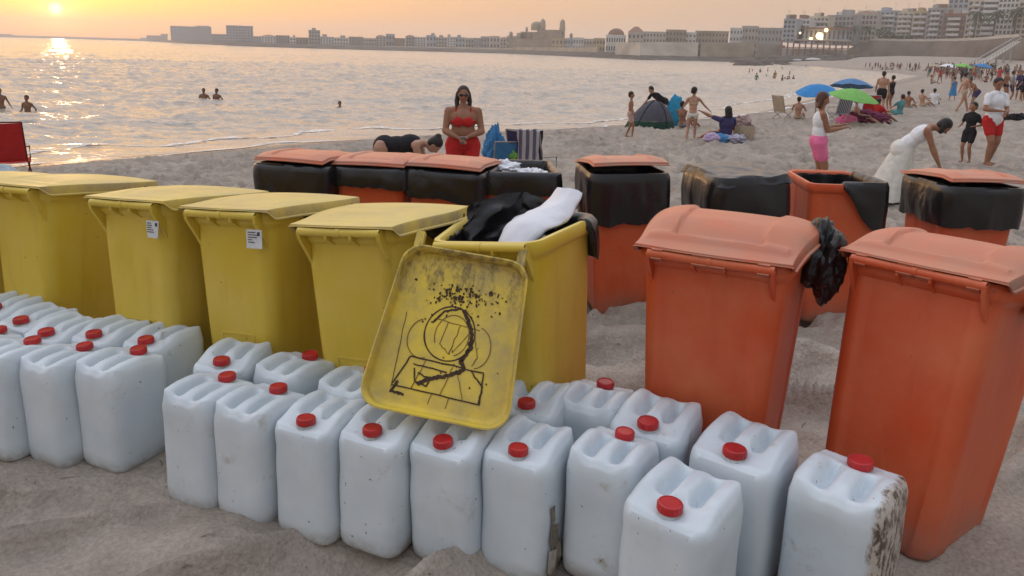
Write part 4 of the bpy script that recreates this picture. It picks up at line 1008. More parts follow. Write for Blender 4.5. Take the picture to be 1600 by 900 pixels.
ph = MB(); ph.box((0, 0, 0), (.075, .012, .14)); o = ph.build('phone', simple('phone_shell', (.20, .22, .26), .3, .1, 5, 0), None); o.parent = None
o.matrix_world = Matrix.Translation(p) @ Matrix.Rotation(math.radians(4), 4, 'Z') @ Matrix.Translation(Vector((.0, -.235, .93))) @ Matrix.Rotation(.7, 4, 'X'); tag(o, 'grey phone held in both hands by the woman in red', 'phone')
# woman bending over, black swimsuit straps, hair in a bun, seen over the bins
q = Vector((-1.60, 9.5, gz(-1.6, 9.5)))
person('woman bent double in a black swimsuit, left of the woman in red', q, math.radians(90), 1.62, dict(pel=(0, .03, .545), lean=(0, -1, .12), lat=(1, 0, 0), hl=(.10, -.34, .12), hr=(-.10, -.34, .14), el=(1, .2, 0), er=(-1, .2, 0), fl=(.07, .03, .02), fr=(-.07, .08, .02), head=(0, -1, -.15), look=(0, -.5, -1)), skin_mid, hair_k, [('swimsuit', F_black)], fat=1.25, vs=.014, hairstyle='bun')
# boy in profile
q = on(983, 216); person('boy in patterned shorts standing at the waterside beside the dark beach tent', q, math.radians(70), 1.22, dict(hl=(.11, -.08, .50), hr=(-.11, -.1, .46), fl=(.04, .08, .02), fr=(-.04, -.07, .02)), skin_tan, hair_k, [('shorts', simple('patterned_shorts', (.45, .30, .26), .85, .5, 40, .2))], child=.6)
# man bent over the tent
q = on(1032, 200); person('man in black bending over the dark beach tent', q + Vector((.1, .5, 0)), math.radians(-60), 1.72, dict(pel=(0, .05, .50), lean=(-.1, -1, .55), hl=(.1, -.38, .42), hr=(-.15, -.40, .38), look=(0, -1, -.6)), skin_mid, hair_k, [('shirt', F_black), ('trunks', F_black)])
# girl with the white bottoms, arm held out
q = on(1079, 222); person('girl in white swim bottoms standing with one arm stretched to the seated woman', q, math.radians(165), 1.36, dict(hl=(.10, -.13, .72), hr=(-.36, -.18, .50), el=(.6, .2, -1), fl=(.08, .05, .02), fr=(-.06, -.04, .02), look=(-.6, -1, -.3)), skin_mid, hair_k, [('trunks', F_cream), ('bikini', fab('pale_print_cloth', (.45, .35, .22)))], child=.45, hairstyle='pony')
# seated woman in purple, seen from behind
SIT = dict(pel=(0, 0, .075), lean=(0, .12, 1), fl=(.10, -.46, .02), fr=(-.08, -.44, .02), kn=(0, -.3, 1), hl=(.14, -.22, .22), hr=(-.14, -.20, .20), el=(.5, .6, -.6), er=(-.5, .6, -.6), look=(0, -1, -.1))
q = on(1132, 224); person('woman in a purple top sitting on the sand with her back turned, one hand raised', q, math.radians(200), 1.66, dict(SIT, lean=(0, .05, 1), hl=(.30, -.28, .46), el=(.8, .2, -.8)), skin_tan, hair_k, [('shirt', F_navy), ('shorts', F_black)], fat=1.3, hairstyle='bob')
# people by the blue cooler bag
q = on(1066, 200); person('person sitting on the sand beside the bright blue backpack', q, math.radians(130), 1.6, dict(SIT), skin_tan, hair_k, [('trunks', F_grey)])
q = on(1040, 199); person('person lying back on a dark towel between tent and blue backpack', q + Vector((0, .3, 0)), math.radians(100), 1.6, dict(SIT, lean=(0, .9, .5)), skin_dark, hair_k, [('trunks', F_black)])
# young woman in white top and pink shorts
q = Vector((4.66, 11.55, gz(4.66, 11.55))); w, J = person('young woman in a white tank top and pink shorts standing side-on', q, math.radians(78), 1.60, dict(hl=(.05, -.20, .68), hr=(-.03, -.20, .66), el=(.3, 1, -1.2), er=(-.3, 1, -1.2), fl=(.05, .02, .02), fr=(-.05, -.03, .02), look=(0, -1, -.25)), skin_tan, hair_m, [('tank', F_white), ('shorts', F_pink)], fat=1.12, vs=.011, fine=True, hairstyle='bob')
# woman bending in a long pale skirt
q = Vector((5.62, 10.9, gz(5.62, 10.9))); person('woman in a white top and long pale skirt bending down towards the sand', q, math.radians(62), 1.64, dict(pel=(0, .02, .50), lean=(0, -1, 1.0), hl=(.09, -.34, .30), hr=(-.07, -.34, .30), el=(.3, .6, 0), er=(-.3, .6, 0), fl=(.06, .02, .02), fr=(-.06, .10, .02), hem=(0, .10, .05), hemw=.22, head=(0, -1, .1), look=(0, -.6, -1)), skin_tan, hair_k, [('tank', F_white), ('shorts', F_cream), ('skirt', F_cream)], fat=1.15, vs=.012, hairstyle='bob')
# man in white T-shirt and red shorts; child in front of him
q = on(1540, 259); w, J = person('man in a white T-shirt and red shorts standing on the right, looking down', q, math.radians(12), 1.78, dict(hl=(.0, -.15, .60), hr=(-.06, -.15, .63), el=(1, .5, -.6), er=(-1, .4, -.6), fl=(.055, .03, .02), fr=(-.05, -.05, .02), look=(-.35, -1, -.35)), skin_tan, hair_k, [('shirt', F_white), ('shorts', F_red)], fat=1.14, vs=.011, fine=True)
q = on(1508, 256); person('child in a dark wetsuit with a towel, standing in front of the man in white', q, math.radians(-60), 1.25, dict(hl=(.10, -.10, .62), hr=(-.12, -.12, .60), el=(.5, 1, -.4), er=(-.5, 1, -.4)), skin_tan, hair_k, [('shirt', F_black), ('shorts', F_black)], child=.6)
# couple standing by the umbrellas
q = on(1374, 176); person('bare-backed man in dark shorts standing beyond the beach umbrellas', q, math.radians(150), 1.78, dict(hl=(.15, -.10, .52)), skin_mid, hair_k, [('shorts', F_black)], fat=1.1, vs=.018)
q = on(1389, 174); person('person in a dark swimsuit with raised hands beside the bare-backed man', q, math.radians(200), 1.6, dict(hl=(.10, -.16, .80), hr=(-.12, -.12, .76), el=(.6, .2, -1)), skin_tan, hair_k, [('swimsuit', F_black)], vs=.018)
# seated groups round the umbrellas
GRP = [(1246, 187, 1.6, 150, 'person sitting on the sand left of the blue umbrella', [('trunks', F_sand)], skin_mid), (1338, 195, 1.7, 60, 'tanned person sitting cross-legged under the green umbrella', [('shorts', F_black)], skin_mid),
       (1316, 184, 1.6, 100, 'person in dark clothes sitting in the shade behind the checked chair', [('shirt', F_black), ('shorts', F_black)], skin_tan), (1372, 193, 1.6, 110, 'person in a red top sitting at the right edge of the umbrella group', [('shirt', F_red), ('shorts', F_black)], skin_tan),
       (1404, 182, 1.6, 200, 'person with a teal towel sitting right of the umbrella group', [('shirt', F_teal), ('shorts', F_teal)], skin_mid), (1418, 171, 1.55, 130, 'person sitting on the sand, back to the teal towel sitter', [('trunks', F_grey)], skin_tan),
       (1440, 168, 1.6, 110, 'person leaning back on the sand in the middle of the seated trio', [('trunks', F_sand)], skin_mid), (1458, 166, 1.6, 140, 'person in white sitting at the right end of the seated trio', [('shirt', F_white), ('shorts', F_white)], skin_tan),
       (1350, 183, 1.6, 30, 'person in grey sitting deep under the blue umbrella', [('shirt', F_grey), ('shorts', F_black)], skin_dark)]
for px, py, h, rz, lab, wear, sk in GRP: person(lab, on(px, py), math.radians(rz), h, dict(SIT), sk, hair_k, wear, vs=.02, group='people sitting on the beach')
WALK = dict(fl=(.05, -.15, .02), fr=(-.05, .14, .03), hl=(.15, .08, .45), hr=(-.15, -.12, .46))
q = on(1487, 158); person('child in a bright blue dress walking up the beach', q, math.radians(170), 1.35, dict(WALK, hem=(0, 0, .22), hemw=.15), skin_mid, hair_k, [('tank', F_blue), ('skirt', F_blue)], vs=.02)
q = on(1502, 176); person('tanned person walking on the sand left of the man in white', q, math.radians(80), 1.72, dict(WALK), skin_mid, hair_k, [('trunks', F_sand)], vs=.02)
q = on(1520, 172); person('person in purple shorts crouching forward behind the man in white', q, math.radians(-80), 1.7, dict(WALK, pel=(0, .05, .48), lean=(0, -1, 1), hl=(.1, -.3, .3), hr=(-.1, -.3, .3)), skin_tan, hair_k, [('shorts', F_navy)], vs=.02)
for k, (px, py, rz, lab, wear) in enumerate(((1568, 157, 20, 'person in dark trunks standing first right of the man in white', [('trunks', F_black)]), (1577, 160, 60, 'person in a blue-grey shirt standing second right of the man in white', [('shirt', F_grey), ('shorts', F_navy)]),
                                          (1590, 158, -30, 'person in a dark dress standing near the right frame edge', [('shirt', F_navy), ('shorts', F_black)]), (1598, 161, 200, 'person half cut off by the right frame edge', [('shirt', F_black), ('shorts', F_black)]))):
    person(lab, on(px, py), math.radians(rz), 1.68, dict(hl=(.14, -.12, .5)), skin_tan, hair_k, wear, vs=.02)
# bathers
SW = [(43, 171, 1.15, 'bather standing waist deep nearest the left frame edge shoulder on', 0), (2, 170, .9, 'bather cut off by the left frame edge', 40), (319, 158, 1.1, 'left one of the two bathers standing close together', 10), (339, 158, 1.1, 'right one of the two bathers standing close together', -15), (531, 167, 1.45, 'lone swimmer with only head and shoulders above water', 20)]
for px, py, dz, lab, rz in SW:
    w_ = un(px, py, SEA); person(lab, (w_.x, w_.y, SEA - dz * 1.0 + .05), math.radians(rz), 1.7, dict(hl=(.2, -.05, .55), hr=(-.2, -.05, .55)), skin_dark, hair_k, [('trunks', F_black)], vs=.022, group='bathers in the sea', child=0)

# ---- small figures: five shared shapes in many colours
skin_o = tinted('far_skin'); cloth_o = tinted('far_clothes')
PROTO = []
for i, (ps, wear) in enumerate(((dict(), [('shorts', cloth_o)]), (dict(WALK), [('swimsuit', cloth_o)]), (dict(hl=(.2, -.12, .75), el=(1, 0, -1)), [('shirt', cloth_o), ('shorts', cloth_o)]), (dict(SIT), [('trunks', cloth_o)]), (dict(SIT, lean=(0, .5, 1)), [('shirt', cloth_o)]))):
    r_, _ = person('x', (0, 0, 0), 0, 1.66, ps, skin_o, cloth_o, wear, vs=.035)
    PROTO.append(r_)
rnd = random.Random(11)
CC = [(.02, .02, .03), (.05, .05, .12), (.5, .06, .05), (.55, .55, .55), (.06, .2, .4), (.3, .25, .2), (.02, .03, .02), (.5, .3, .1), (.1, .3, .28), (.15, .02, .05)]
def small_person(k, p, rz, label, group, first=[1] * 5, hide=None):
    o = PROTO[k] if first[k] else copy_tree(PROTO[k]); first[k] = 0
    o.location = p; o.rotation_euler = (0, 0, rz); s_ = rnd.uniform(.86, 1.08); o.scale = (s_,) * 3; tag(o, label, 'person', group)
    c = rnd.choice(CC); t = rnd.uniform(.5, 1.1)
    for ch in o.children:
        nm = ch.name.split('.')[0]; ch.color = (*((.34 * t, .19 * t, .13 * t) if nm == 'body' else ((.015, .012, .01) if nm == 'hair' else c)), 1)
    return o
G1 = 'people crowding the far beach'
n_ = 0
for i in range(215):
    t = rnd.random(); px = min(1612, max(1395, rnd.gauss(1505, 52))) if t < .78 else rnd.uniform(1290, 1420)
    py = 110 + (abs(rnd.gauss(0, 1)) * 9 if px > 1440 else abs(rnd.gauss(0, 1)) * 3.2) + (px - 1500) * .02
    if px < 1430: py = min(py, 118)
    py = min(py, 141)
    if 1500 < px < 1590 and py > 133: continue
    p = on(px, py)
    if shore_d(np.array([p.x]), np.array([p.y]))[0] < 2: continue
    k = rnd.choice((0, 1, 2, 0, 1, 3, 4)); place = 'left of the beach ramp foot' if px < 1500 else ('below the beach ramp foot' if px < 1545 else 'beyond the man in white'); 
    if px < 1420: place = 'along the far waterline'
    depth = 'nearer' if py > 118 else 'farther'
    small_person(k, p, rnd.uniform(0, 6.28), 'tiny %s figure in the %s beach crowd, %s' % (('standing', 'walking', 'dressed', 'seated', 'reclining')[k], depth, place), G1)
for i in range(26):
    px = rnd.uniform(1165, 1248) if i < 18 else rnd.uniform(1250, 1400); py = rnd.uniform(103, 128) if i < 18 else rnd.uniform(102, 107)
    p = un(px, py, SEA)
    if shore_d(np.array([p.x]), np.array([p.y]))[0] > -1: continue
    small_person(rnd.choice((0, 1)), Vector((p.x, p.y, SEA - rnd.uniform(.75, 1.2))), rnd.uniform(0, 6.28), 'tiny bather in the shallows off the far beach', 'bathers off the far beach')
# ---------------------------------------------------------------- the town across the bay
def plaster(name, c, v=.12): return simple(name, c, .85, v, .12, .1, .15)
P_pale = plaster('pale_plaster', (.46, .42, .37)); P_white = plaster('white_plaster', (.60, .60, .59)); P_grey = plaster('grey_plaster', (.34, .34, .34)); P_ochre = plaster('ochre_plaster', (.45, .36, .22))
P_stone = plaster('old_stone', (.34, .28, .21), .3); P_brown = plaster('brown_cladding', (.26, .13, .09)); P_blue = plaster('blue_grey_plaster', (.36, .41, .46)); P_cream = plaster('cream_plaster', (.56, .50, .39)); P_olive = plaster('olive_bank', (.12, .12, .07), .4)
P_bast = plaster('bastion_stone', (.36, .31, .25), .3); P_rock = plaster('dark_rock', (.085, .075, .065), .5); P_roof = plaster('roof_tile', (.24, .14, .10)); P_glass = simple('far_window_glass', (.09, .095, .10), .2, .3, .3, 0, .5); P_dome = plaster('dome_tile', (.30, .26, .18)); P_wall = plaster('sea_wall_concrete', (.135, .11, .09), .35)
leaf_m = simple('palm_leaf', (.045, .065, .025), .7, .4, .5, 0); bark_m = simple('palm_bark', (.10, .075, .055), .9, .3, 1, 0); metal_m = simple('grey_railing', (.28, .28, .28), .5, .2, 2, 0)
WL = [(-60, 57.2), (0, 58), (100, 60.3), (220, 64), (300, 68.3), (400, 73), (500, 76), (600, 78.7), (700, 81.2), (800, 84), (900, 88.5), (1000, 93.5), (1100, 95.5), (1180, 97.5), (1245, 99)]
def wl_y(px):
    for (a, b), (c, d) in zip(WL, WL[1:]):
        if px <= c: return lerp(b, d, (px - a) / (c - a))
    return WL[-1][1]
def rng(px):
    p = un(px, wl_y(px), SEA); return math.hypot(p.x, p.y)
# rocky shore platform under the old town: one continuous body of land
b = MB(); secs = []; N_ = 90
for i in range(N_ + 1):
    px = lerp(205, 1262, i / N_); R = rng(px); ph = noise.noise((px * .03, 1, 1)) * 6
    q = []
    for dr, z in ((-10, SEA - 3), (ph * .5, SEA + .3), (6 + ph, SEA + 1.2 + 1.3 * abs(noise.noise((px * .09, 2, 2)))), (14 + ph, SEA + 2.0), (26, SEA + 2.6), (900, SEA + 3)):
        p = pdist(px, 60, R + dr); q.append((p.x, p.y, z))
    q.append((q[-1][0], q[-1][1], SEA - 4)); q.append((q[0][0], q[0][1], SEA - 4)); secs.append(q)
b.loft(secs); tag(b.build('rocky_shore', P_rock, None, 30), kind='structure')
# breakwater running out to the horizon
b = MB(); secs = []
for i in range(31):
    px = lerp(-70, 216, i / 30); R = rng(px); h = 2.6 * R / 1180 + .8 * noise.noise((px * .2, 0, 0)) + (2.5 if px < 24 else 0)
    a = pdist(px, 60, R); c = pdist(px, 60, R + 30); secs.append([(a.x, a.y, SEA - 2), (a.x, a.y, SEA + h * .6), (a.x * 1.004, a.y * 1.004, SEA + h), (c.x, c.y, SEA + h), (c.x, c.y, SEA - 2)])
b.loft(secs); tag(b.build('breakwater', P_rock, None, 20), 'long low breakwater running out to the horizon under the setting sun', 'breakwater')
def sea_wall(name, label, px0, px1, t0, t1, dr, m, batter=3, n=14, zb=SEA + .5):
    b = MB(); secs = []
    for i in range(n + 1):
        px = lerp(px0, px1, i / n); R = rng(px) + dr; zt = pdist(px, lerp(t0, t1, i / n), R).z + .15 * noise.noise((px * .1, 3, 3))
        q = []
        for d_, z in ((-batter, zb), (0, zt), (2.0, zt), (2.2, zt - 1), (25, zt - 1), (25, zb)):
            p = pdist(px, 60, R + d_); q.append((p.x, p.y, z))
        secs.append(q)
    b.loft(secs); return tag(b.build(name, m, None, 20), label, 'sea wall', 'old sea walls along the bay')
sea_wall('sea_wall', 'low pale sea wall below the twin white blocks', 218, 480, 61.5, 70, 24, P_stone)
sea_wall('sea_wall', 'long grey sea wall under the hazy middle of the old town', 480, 800, 70, 75, 24, P_stone)
sea_wall('sea_wall', 'sea wall of the old town below the cathedral', 800, 935, 74, 74, 24, P_stone)
sea_wall('sea_wall', 'sloping bastion with a pale battered face right of the round pavilion', 962, 1092, 66, 66, 18, P_bast, 9, 10)
sea_wall('sea_wall', 'dark vertical sea wall right of the bastion', 1096, 1180, 66, 67, 14, P_stone, 2, 8)
sea_wall('sea_wall', 'short tan wall before the stilted cafe', 1182, 1228, 69, 71, 10, P_bast, 2, 6)
wcache = {}
def bld(label, px0, px1, yt, D, zb, m, floors=0, bays=0, depth=14, roof=None, balc=0, name='building', group=None, cat='building', stuffwin=False, rz=0.0, lit=0, wm=None, wk=(.5, .5), yt2=None, face_az=None):
    a = pdist(px0, 60, D); c = pdist(px1, 60, D); w = math.hypot(a.x - c.x, a.y - c.y); mid = (a + c) / 2
    zt = pdist((px0 + px1) / 2, yt, math.hypot(mid.x, mid.y)).z; H_ = zt - zb
    ang = math.atan2(c.y - a.y, c.x - a.x) + rz
    r = empty(name, (mid.x, mid.y, zb), ang, label, cat, group)
    b = MB(); b.box((0, depth / 2, H_ / 2), (w, depth, H_)); b.box((0, depth / 2, H_ + .25), (w * 1.015, depth * 1.01, .5))
    b.build('wall', m, r, 20)
    if roof:
        kind = roof[0]; rm = roof[1]; rb = MB()
        if kind == 'hip': rb.loft([[(-w / 2, 0, H_ + .5), (w / 2, 0, H_ + .5), (w / 2, depth, H_ + .5), (-w / 2, depth, H_ + .5)], [(-w / 8, depth / 2 - .2, H_ + roof[2]), (w / 8, depth / 2 - .2, H_ + roof[2]), (w / 8, depth / 2 + .2, H_ + roof[2]), (-w / 8, depth / 2 + .2, H_ + roof[2])]])
        if kind == 'block': rb.box((w * roof[3], depth / 2, H_ + .5 + roof[2] / 2), (w * .35, depth * .5, roof[2]))
        if kind == 'dome': rb.loft([[(w * .42 * math.cos(t) * math.cos(2 * math.pi * j / 20), depth / 2 + w * .42 * math.cos(t) * math.sin(2 * math.pi * j / 20), H_ + .5 + roof[2] * math.sin(t)) for j in range(20)] for t in [math.radians(q) for q in (0, 20, 40, 60, 80, 89)]])
        rb.build('roof', rm, r, 30)
    if floors and bays:
        fh = H_ / floors; ww, wh = w / bays * wk[0], fh * wk[1]
        if stuffwin:
            wb_ = MB()
            for f in range(floors):
                for k in range(bays): wb_.box((-w / 2 + w * (k + .5) / bays, -.02, fh * (f + .5)), (ww, .12, wh))
            tag(wb_.build('windows', P_glass, r, 0), kind='stuff')
        else:
            q = MB(); q.box((0, 0, 0), (ww, .10, wh)); wm_ = q.mesh('window', 0); q = MB(); q.box((0, 0, -wh / 2 - .1), (ww * 1.2, .35, .16)); sm_ = q.mesh('sill', 0)
            for f in range(floors):
                for k in range(bays):
                    o = link('window', wm_, wm or P_glass, r); o.location = (-w / 2 + w * (k + .5) / bays, -.03, fh * (f + .5))
        if balc:
            q = MB(); q.box((0, -.6, 0), (w * balc, 1.2, .22)); q.box((0, -1.16, .5), (w * balc, .1, .8)); bm = q.mesh('balcony', 0)
            for f in range(1, floors): o = link('balcony', bm, P_white if m is not P_white else P_grey, r); o.location = (0, 0, fh * f + .05)
    r['w'] = 0; del r['w']
    return r, w, H_, zt
TG = 'hazy buildings of the old town across the bay'
zb = SEA + 2.5
bld('long pale apartment block, the larger of two white blocks far left across the bay', 267, 331, 42, rng(300) + 50, zb, P_blue, 6, 14, 16, ('block', P_grey, 1.2, .3), group=TG, stuffwin=True)
bld('smaller of the two white blocks far left across the bay', 354, 396, 41, rng(375) + 50, zb, P_blue, 6, 9, 16, group=TG, stuffwin=True)
bld('low building at the far left tip of the old town', 229, 262, 56, rng(245) + 45, zb, P_grey, 2, 9, 12, ('block', P_grey, 3, .35), group=TG, stuffwin=True)
bld('lowest building beside the left tip of the town', 218, 230, 59.5, rng(225) + 40, zb, P_grey, 0, 0, 10, group=TG)
bld('low row between the two white blocks', 331, 354, 54, rng(342) + 50, zb, P_grey, 3, 6, 12, group=TG, stuffwin=True)
def hazelab(px, w, yt, cn='pale'):
    sec = 'just right of the smaller white block' if px < 470 else ('around the square tower block' if px < 530 else ('above the middle of the grey sea wall' if px < 640 else ('right of the middle of the sea wall' if px < 720 else 'just left of the cathedral')))
    return 'hazy %s %s house, %s, %s roof' % (cn, 'broad' if w > 17 else ('narrow' if w < 12 else 'mid-sized'), sec, 'raised' if yt < 57 else ('middling' if yt < 58.7 else 'low')) if yt > 50 else 'square tower block rising above the old town row, %s half' % ('left' if px < 490 else 'right')
rnd = random.Random(3); px = 396.0; k = 0
while px < 792:
    w = rnd.uniform(9, 24); yt = 57 + (px - 396) * .004 + rnd.uniform(-2.2, 3)
    if 484 < px + w / 2 < 503: yt = 48; w = 18
    if 598 < px + w / 2 < 612: yt = 54
    if 664 < px + w / 2 < 680: yt = 56
    cn, cm = rnd.choice((('pale', P_pale), ('grey', P_grey), ('bluish', P_blue), ('stone', P_stone), ('white', P_white)))
    bld(hazelab(px, w, yt, cn), px, px + w, yt, rng(px) + 48 + rnd.uniform(0, 25), zb, cm, rnd.choice((2, 3, 4)), max(2, int(w / 4)), 14, rnd.choice((None, None, ('block', P_grey, 1.6, rnd.uniform(-.3, .3)), ('hip', P_roof, 1.5))), group=TG, stuffwin=True, name='town_house')
    px += w + rnd.uniform(-1, .5); k += 1
# cathedral: body, great dome, drum tower and two bell towers
D = rng(845) + 75
def col_(b, cx, cy, z0, prof, n=16):
    b.loft([[(cx + r_ * math.cos(2 * math.pi * j / n), cy + r_ * math.sin(2 * math.pi * j / n), z0 + z) for j in range(n)] for r_, z in prof])
a = pdist(845, 60, D); az = math.atan2(a.x, a.y); cr_ = empty('cathedral', (a.x, a.y, zb), -az, 'domed cathedral with two bell towers on the old town skyline', 'cathedral')
u = D / FPX                                             # metres per photo pixel at that range
def Z(y, px=845): return pdist(px, y, D).z - zb
def Xp(px): return (px - 845) * u
b = MB(); b.box((Xp(838), 8, Z(62) / 2), (66 * u, 22, Z(62))); b.box((Xp(838), 10, Z(50) / 2), (48 * u, 16, Z(50))); b.box((Xp(848), 10, Z(47) / 2), (18 * u, 14, Z(47))); b.box((Xp(864), 9, Z(46.5, 864) / 2), (26 * u, 16, Z(46.5, 864)))
b.box((Xp(820), 9, Z(52) / 2), (24 * u, 14, Z(52))); b.build('nave', P_stone, cr_, 20)
b = MB(); R = 9.2 * u; col_(b, Xp(838.5), 9, Z(47), [(R, 0), (R, Z(41) - Z(47)), (R * .97, Z(38) - Z(47)), (R * .8, Z(35.5) - Z(47)), (R * .5, Z(33.6) - Z(47)), (.3, Z(33) - Z(47))], 24); b.build('dome', P_dome, cr_, 50)
def belfry(px, ytop, w_, y0, nm='bell_tower'):
    b = MB(); R = w_ / 2 * u; zt = Z(ytop, px); z0 = Z(y0, px); h = zt - z0
    b.box((Xp(px), 6, z0 / 2 + h * .30), (R * 1.75, R * 1.75, z0 + h * .6)); b.box((Xp(px), 6, z0 + h * .60), (R * 2.1, R * 2.1, h * .03)); col_(b, Xp(px), 6, z0 + h * .60, [(R * .9, 0), (R * .88, h * .2), (R * .62, h * .32), (R * .2, h * .37), (.12, h * .40)], 8)
    t = b.build(nm, P_stone, cr_, 30)
    w2 = MB()
    for f in (.15, .42): w2.box((Xp(px), 6 - R * .9, z0 + h * f), (R * .5, .2, h * .14))
    w2.build('belfry_opening', P_glass, t, 0)
belfry(847.5, 28, 9.5, 60); belfry(877.5, 28.5, 9.5, 68); belfry(823, 41, 4, 52, 'turret'); belfry(799, 48.5, 6, 62, 'turret'); belfry(891.5, 51, 5, 62, 'turret')
for i, (x0, x1, yt, m) in enumerate(((792, 806, 57, P_pale), (806, 822, 58, P_grey), (896, 912, 60, P_white), (884, 898, 61, P_blue), (912, 930, 62, P_pale), (862, 886, 61, P_ochre), (928, 946, 61, P_ochre))):
    bld(('pale low house, leftmost at the foot of the cathedral', 'grey low house under the left shoulder of the cathedral', 'white low house right of the bell tower of the cathedral', 'blue-grey house below the right bell tower', 'pale low house second right of the cathedral', 'ochre house in front of the cathedral nave', 'ochre low house beside the round pavilion')[i], x0, x1, yt, rng((x0 + x1) / 2) + 45, zb, m, 2, 4, 12, group=TG, stuffwin=True, name='town_house')
bld('round white pavilion with a shallow brown dome right of the cathedral', 947, 978, 56, rng(960) + 34, zb, P_white, 2, 8, 12, ('dome', P_roof, 3.2), stuffwin=True, name='pavilion', cat='pavilion')
bld('pale building with a small central lantern beside the round pavilion', 981, 1006, 51.5, rng(992) + 40, zb, P_pale, 3, 4, 12, ('hip', P_roof, 3.0), stuffwin=True, name='lantern_building')
for x0, x1, yt, m, lab in ((1005, 1040, 51, P_pale, 'long pale house above the bastion'), (1040, 1072, 48, P_stone, 'stone barracks above the middle of the bastion'), (1070, 1088, 52, P_white, 'small white house at the end of the bastion'), (1086, 1138, 50, P_stone, 'broad flat-roofed fort building above the dark wall'),
                           (1140, 1160, 45, P_white, 'white flats behind the fort building, left block'), (1158, 1184, 42, P_pale, 'pale flats behind the fort building, right block'), (1183, 1222, 45, P_grey, 'grey flats left of the stilted cafe')):
    bld(lab, x0, x1, yt, rng((x0 + x1) / 2) + 42 + (20 if 'behind' in lab else 0), zb, m, 4, max(3, int((x1 - x0) / 5)), 14, group='houses above the bastion', stuffwin=True, wk=(.42, .45), name='town_house')

# ---------------------------------------------------------------- promenade, sea wall and the apartment row on the right
def gw(px, D): p = pdist(px, 60, D); return p
FOOT = [(1318, 400, 87.6), (1360, 385, 88.5), (1440, 350, 89), (1520, 305, 89.5), (1572, 270, 91), (1640, 250, 93)]
TOPY = [86, 63.5, 65.5, 64, 60, 56]
b = MB(); secs = []
for i, ((px, D, yf), yt) in enumerate(zip(FOOT, TOPY)):
    f = pdist(px, yf, D); zt = pdist(px, yt, D + 9).z; t1 = pdist(px, 60, D + 9); t2 = pdist(px, 60, D + 300); s2 = pdist(px, 60, D + 5)
    zf = min(f.z, gz(f.x, f.y)) - 1.5; secs.append([(f.x, f.y, zf), (f.x, f.y, f.z + .01), (s2.x, s2.y, lerp(f.z, zt, .52)), (t1.x, t1.y, zt), (t2.x, t2.y, zt), (t2.x, t2.y, zf)])
b.loft(secs); tag(b.build('promenade_wall', P_wall, None, 15), 'long brown sloping sea wall of the promenade above the beach', 'sea wall')
# parapet and lamp-like posts on the promenade
prom_z = lambda px: np.interp(px, [q[0] for q in FOOT], [pdist(q[0], y_, q[1] + 9).z for q, y_ in zip(FOOT, TOPY)])
prom_D = lambda px: float(np.interp(px, [q[0] for q in FOOT], [q[1] + 9 for q in FOOT]))
b = MB(); pts = []
for i in range(31):
    px = lerp(1350, 1592, i / 30); p = pdist(px, 60, prom_D(px) + 1); pts.append((p.x, p.y, float(prom_z(px)) + 1.0))
for (p, q) in zip(pts, pts[1:]): b.box(((p[0] + q[0]) / 2, (p[1] + q[1]) / 2, (p[2] + q[2]) / 2 - .4), (math.hypot(q[0] - p[0], q[1] - p[1]) + .05, .35, .9), Matrix.Rotation(math.atan2(q[1] - p[1], q[0] - p[0]), 3, 'Z'))
tag(b.build('promenade_parapet', P_pale, None, 0), 'pale parapet along the top of the promenade wall', 'parapet')
# white stripe ledge half way up
AP = [(1222, 1241, 31, 350, P_blue, 5, 3, 0, 'low blue-white house at the left end of the seafront row'), (1240, 1263, 31, 372, P_white, 5, 4, 0, 'white house with a flat roof behind the first seafront house'), (1261, 1292, 27, 385, P_cream, 5, 5, .9, 'cream floodlit house behind the stilted cafe'),
      (1288, 1332, 25, 400, P_grey, 6, 7, 0, 'grey seafront block with a rooftop hut'), (1331, 1367, 23, 415, P_pale, 6, 6, .0, 'beige seafront block with a stepped roof'), (1364, 1400, 18, 425, P_blue, 7, 5, .7, 'blue-grey seafront block behind the palms'),
      (1398, 1423, 20, 400, P_cream, 7, 3, .8, 'cream block with round dark balcony openings'), (1422, 1445, 19, 392, P_ochre, 6, 2, .85, 'tan block with broad balconies left of the grey block'), (1444, 1470, 14, 385, P_grey, 7, 4, .6, 'grey-green block with pale balcony bands'),
      (1469, 1506, 23, 372, P_brown, 6, 4, .55, 'brown and red clad block in the middle of the seafront row'), (1474, 1514, -2, 410, P_blue, 10, 5, .0, 'tall blue-grey tower rising behind the brown block'), (1505, 1532, 1, 355, P_cream, 8, 3, .5, 'cream block with a tall palm in front'),
      (1530, 1553, -6, 345, P_blue, 9, 1, .96, 'glazed block with bright white balcony slabs'), (1552, 1584, -4, 335, P_white, 9, 5, .0, 'white block with slot windows near the right frame edge'), (1583, 1650, 2, 322, P_cream, 8, 7, .0, 'cream block cut off by the right frame edge')]
wave_lit = None
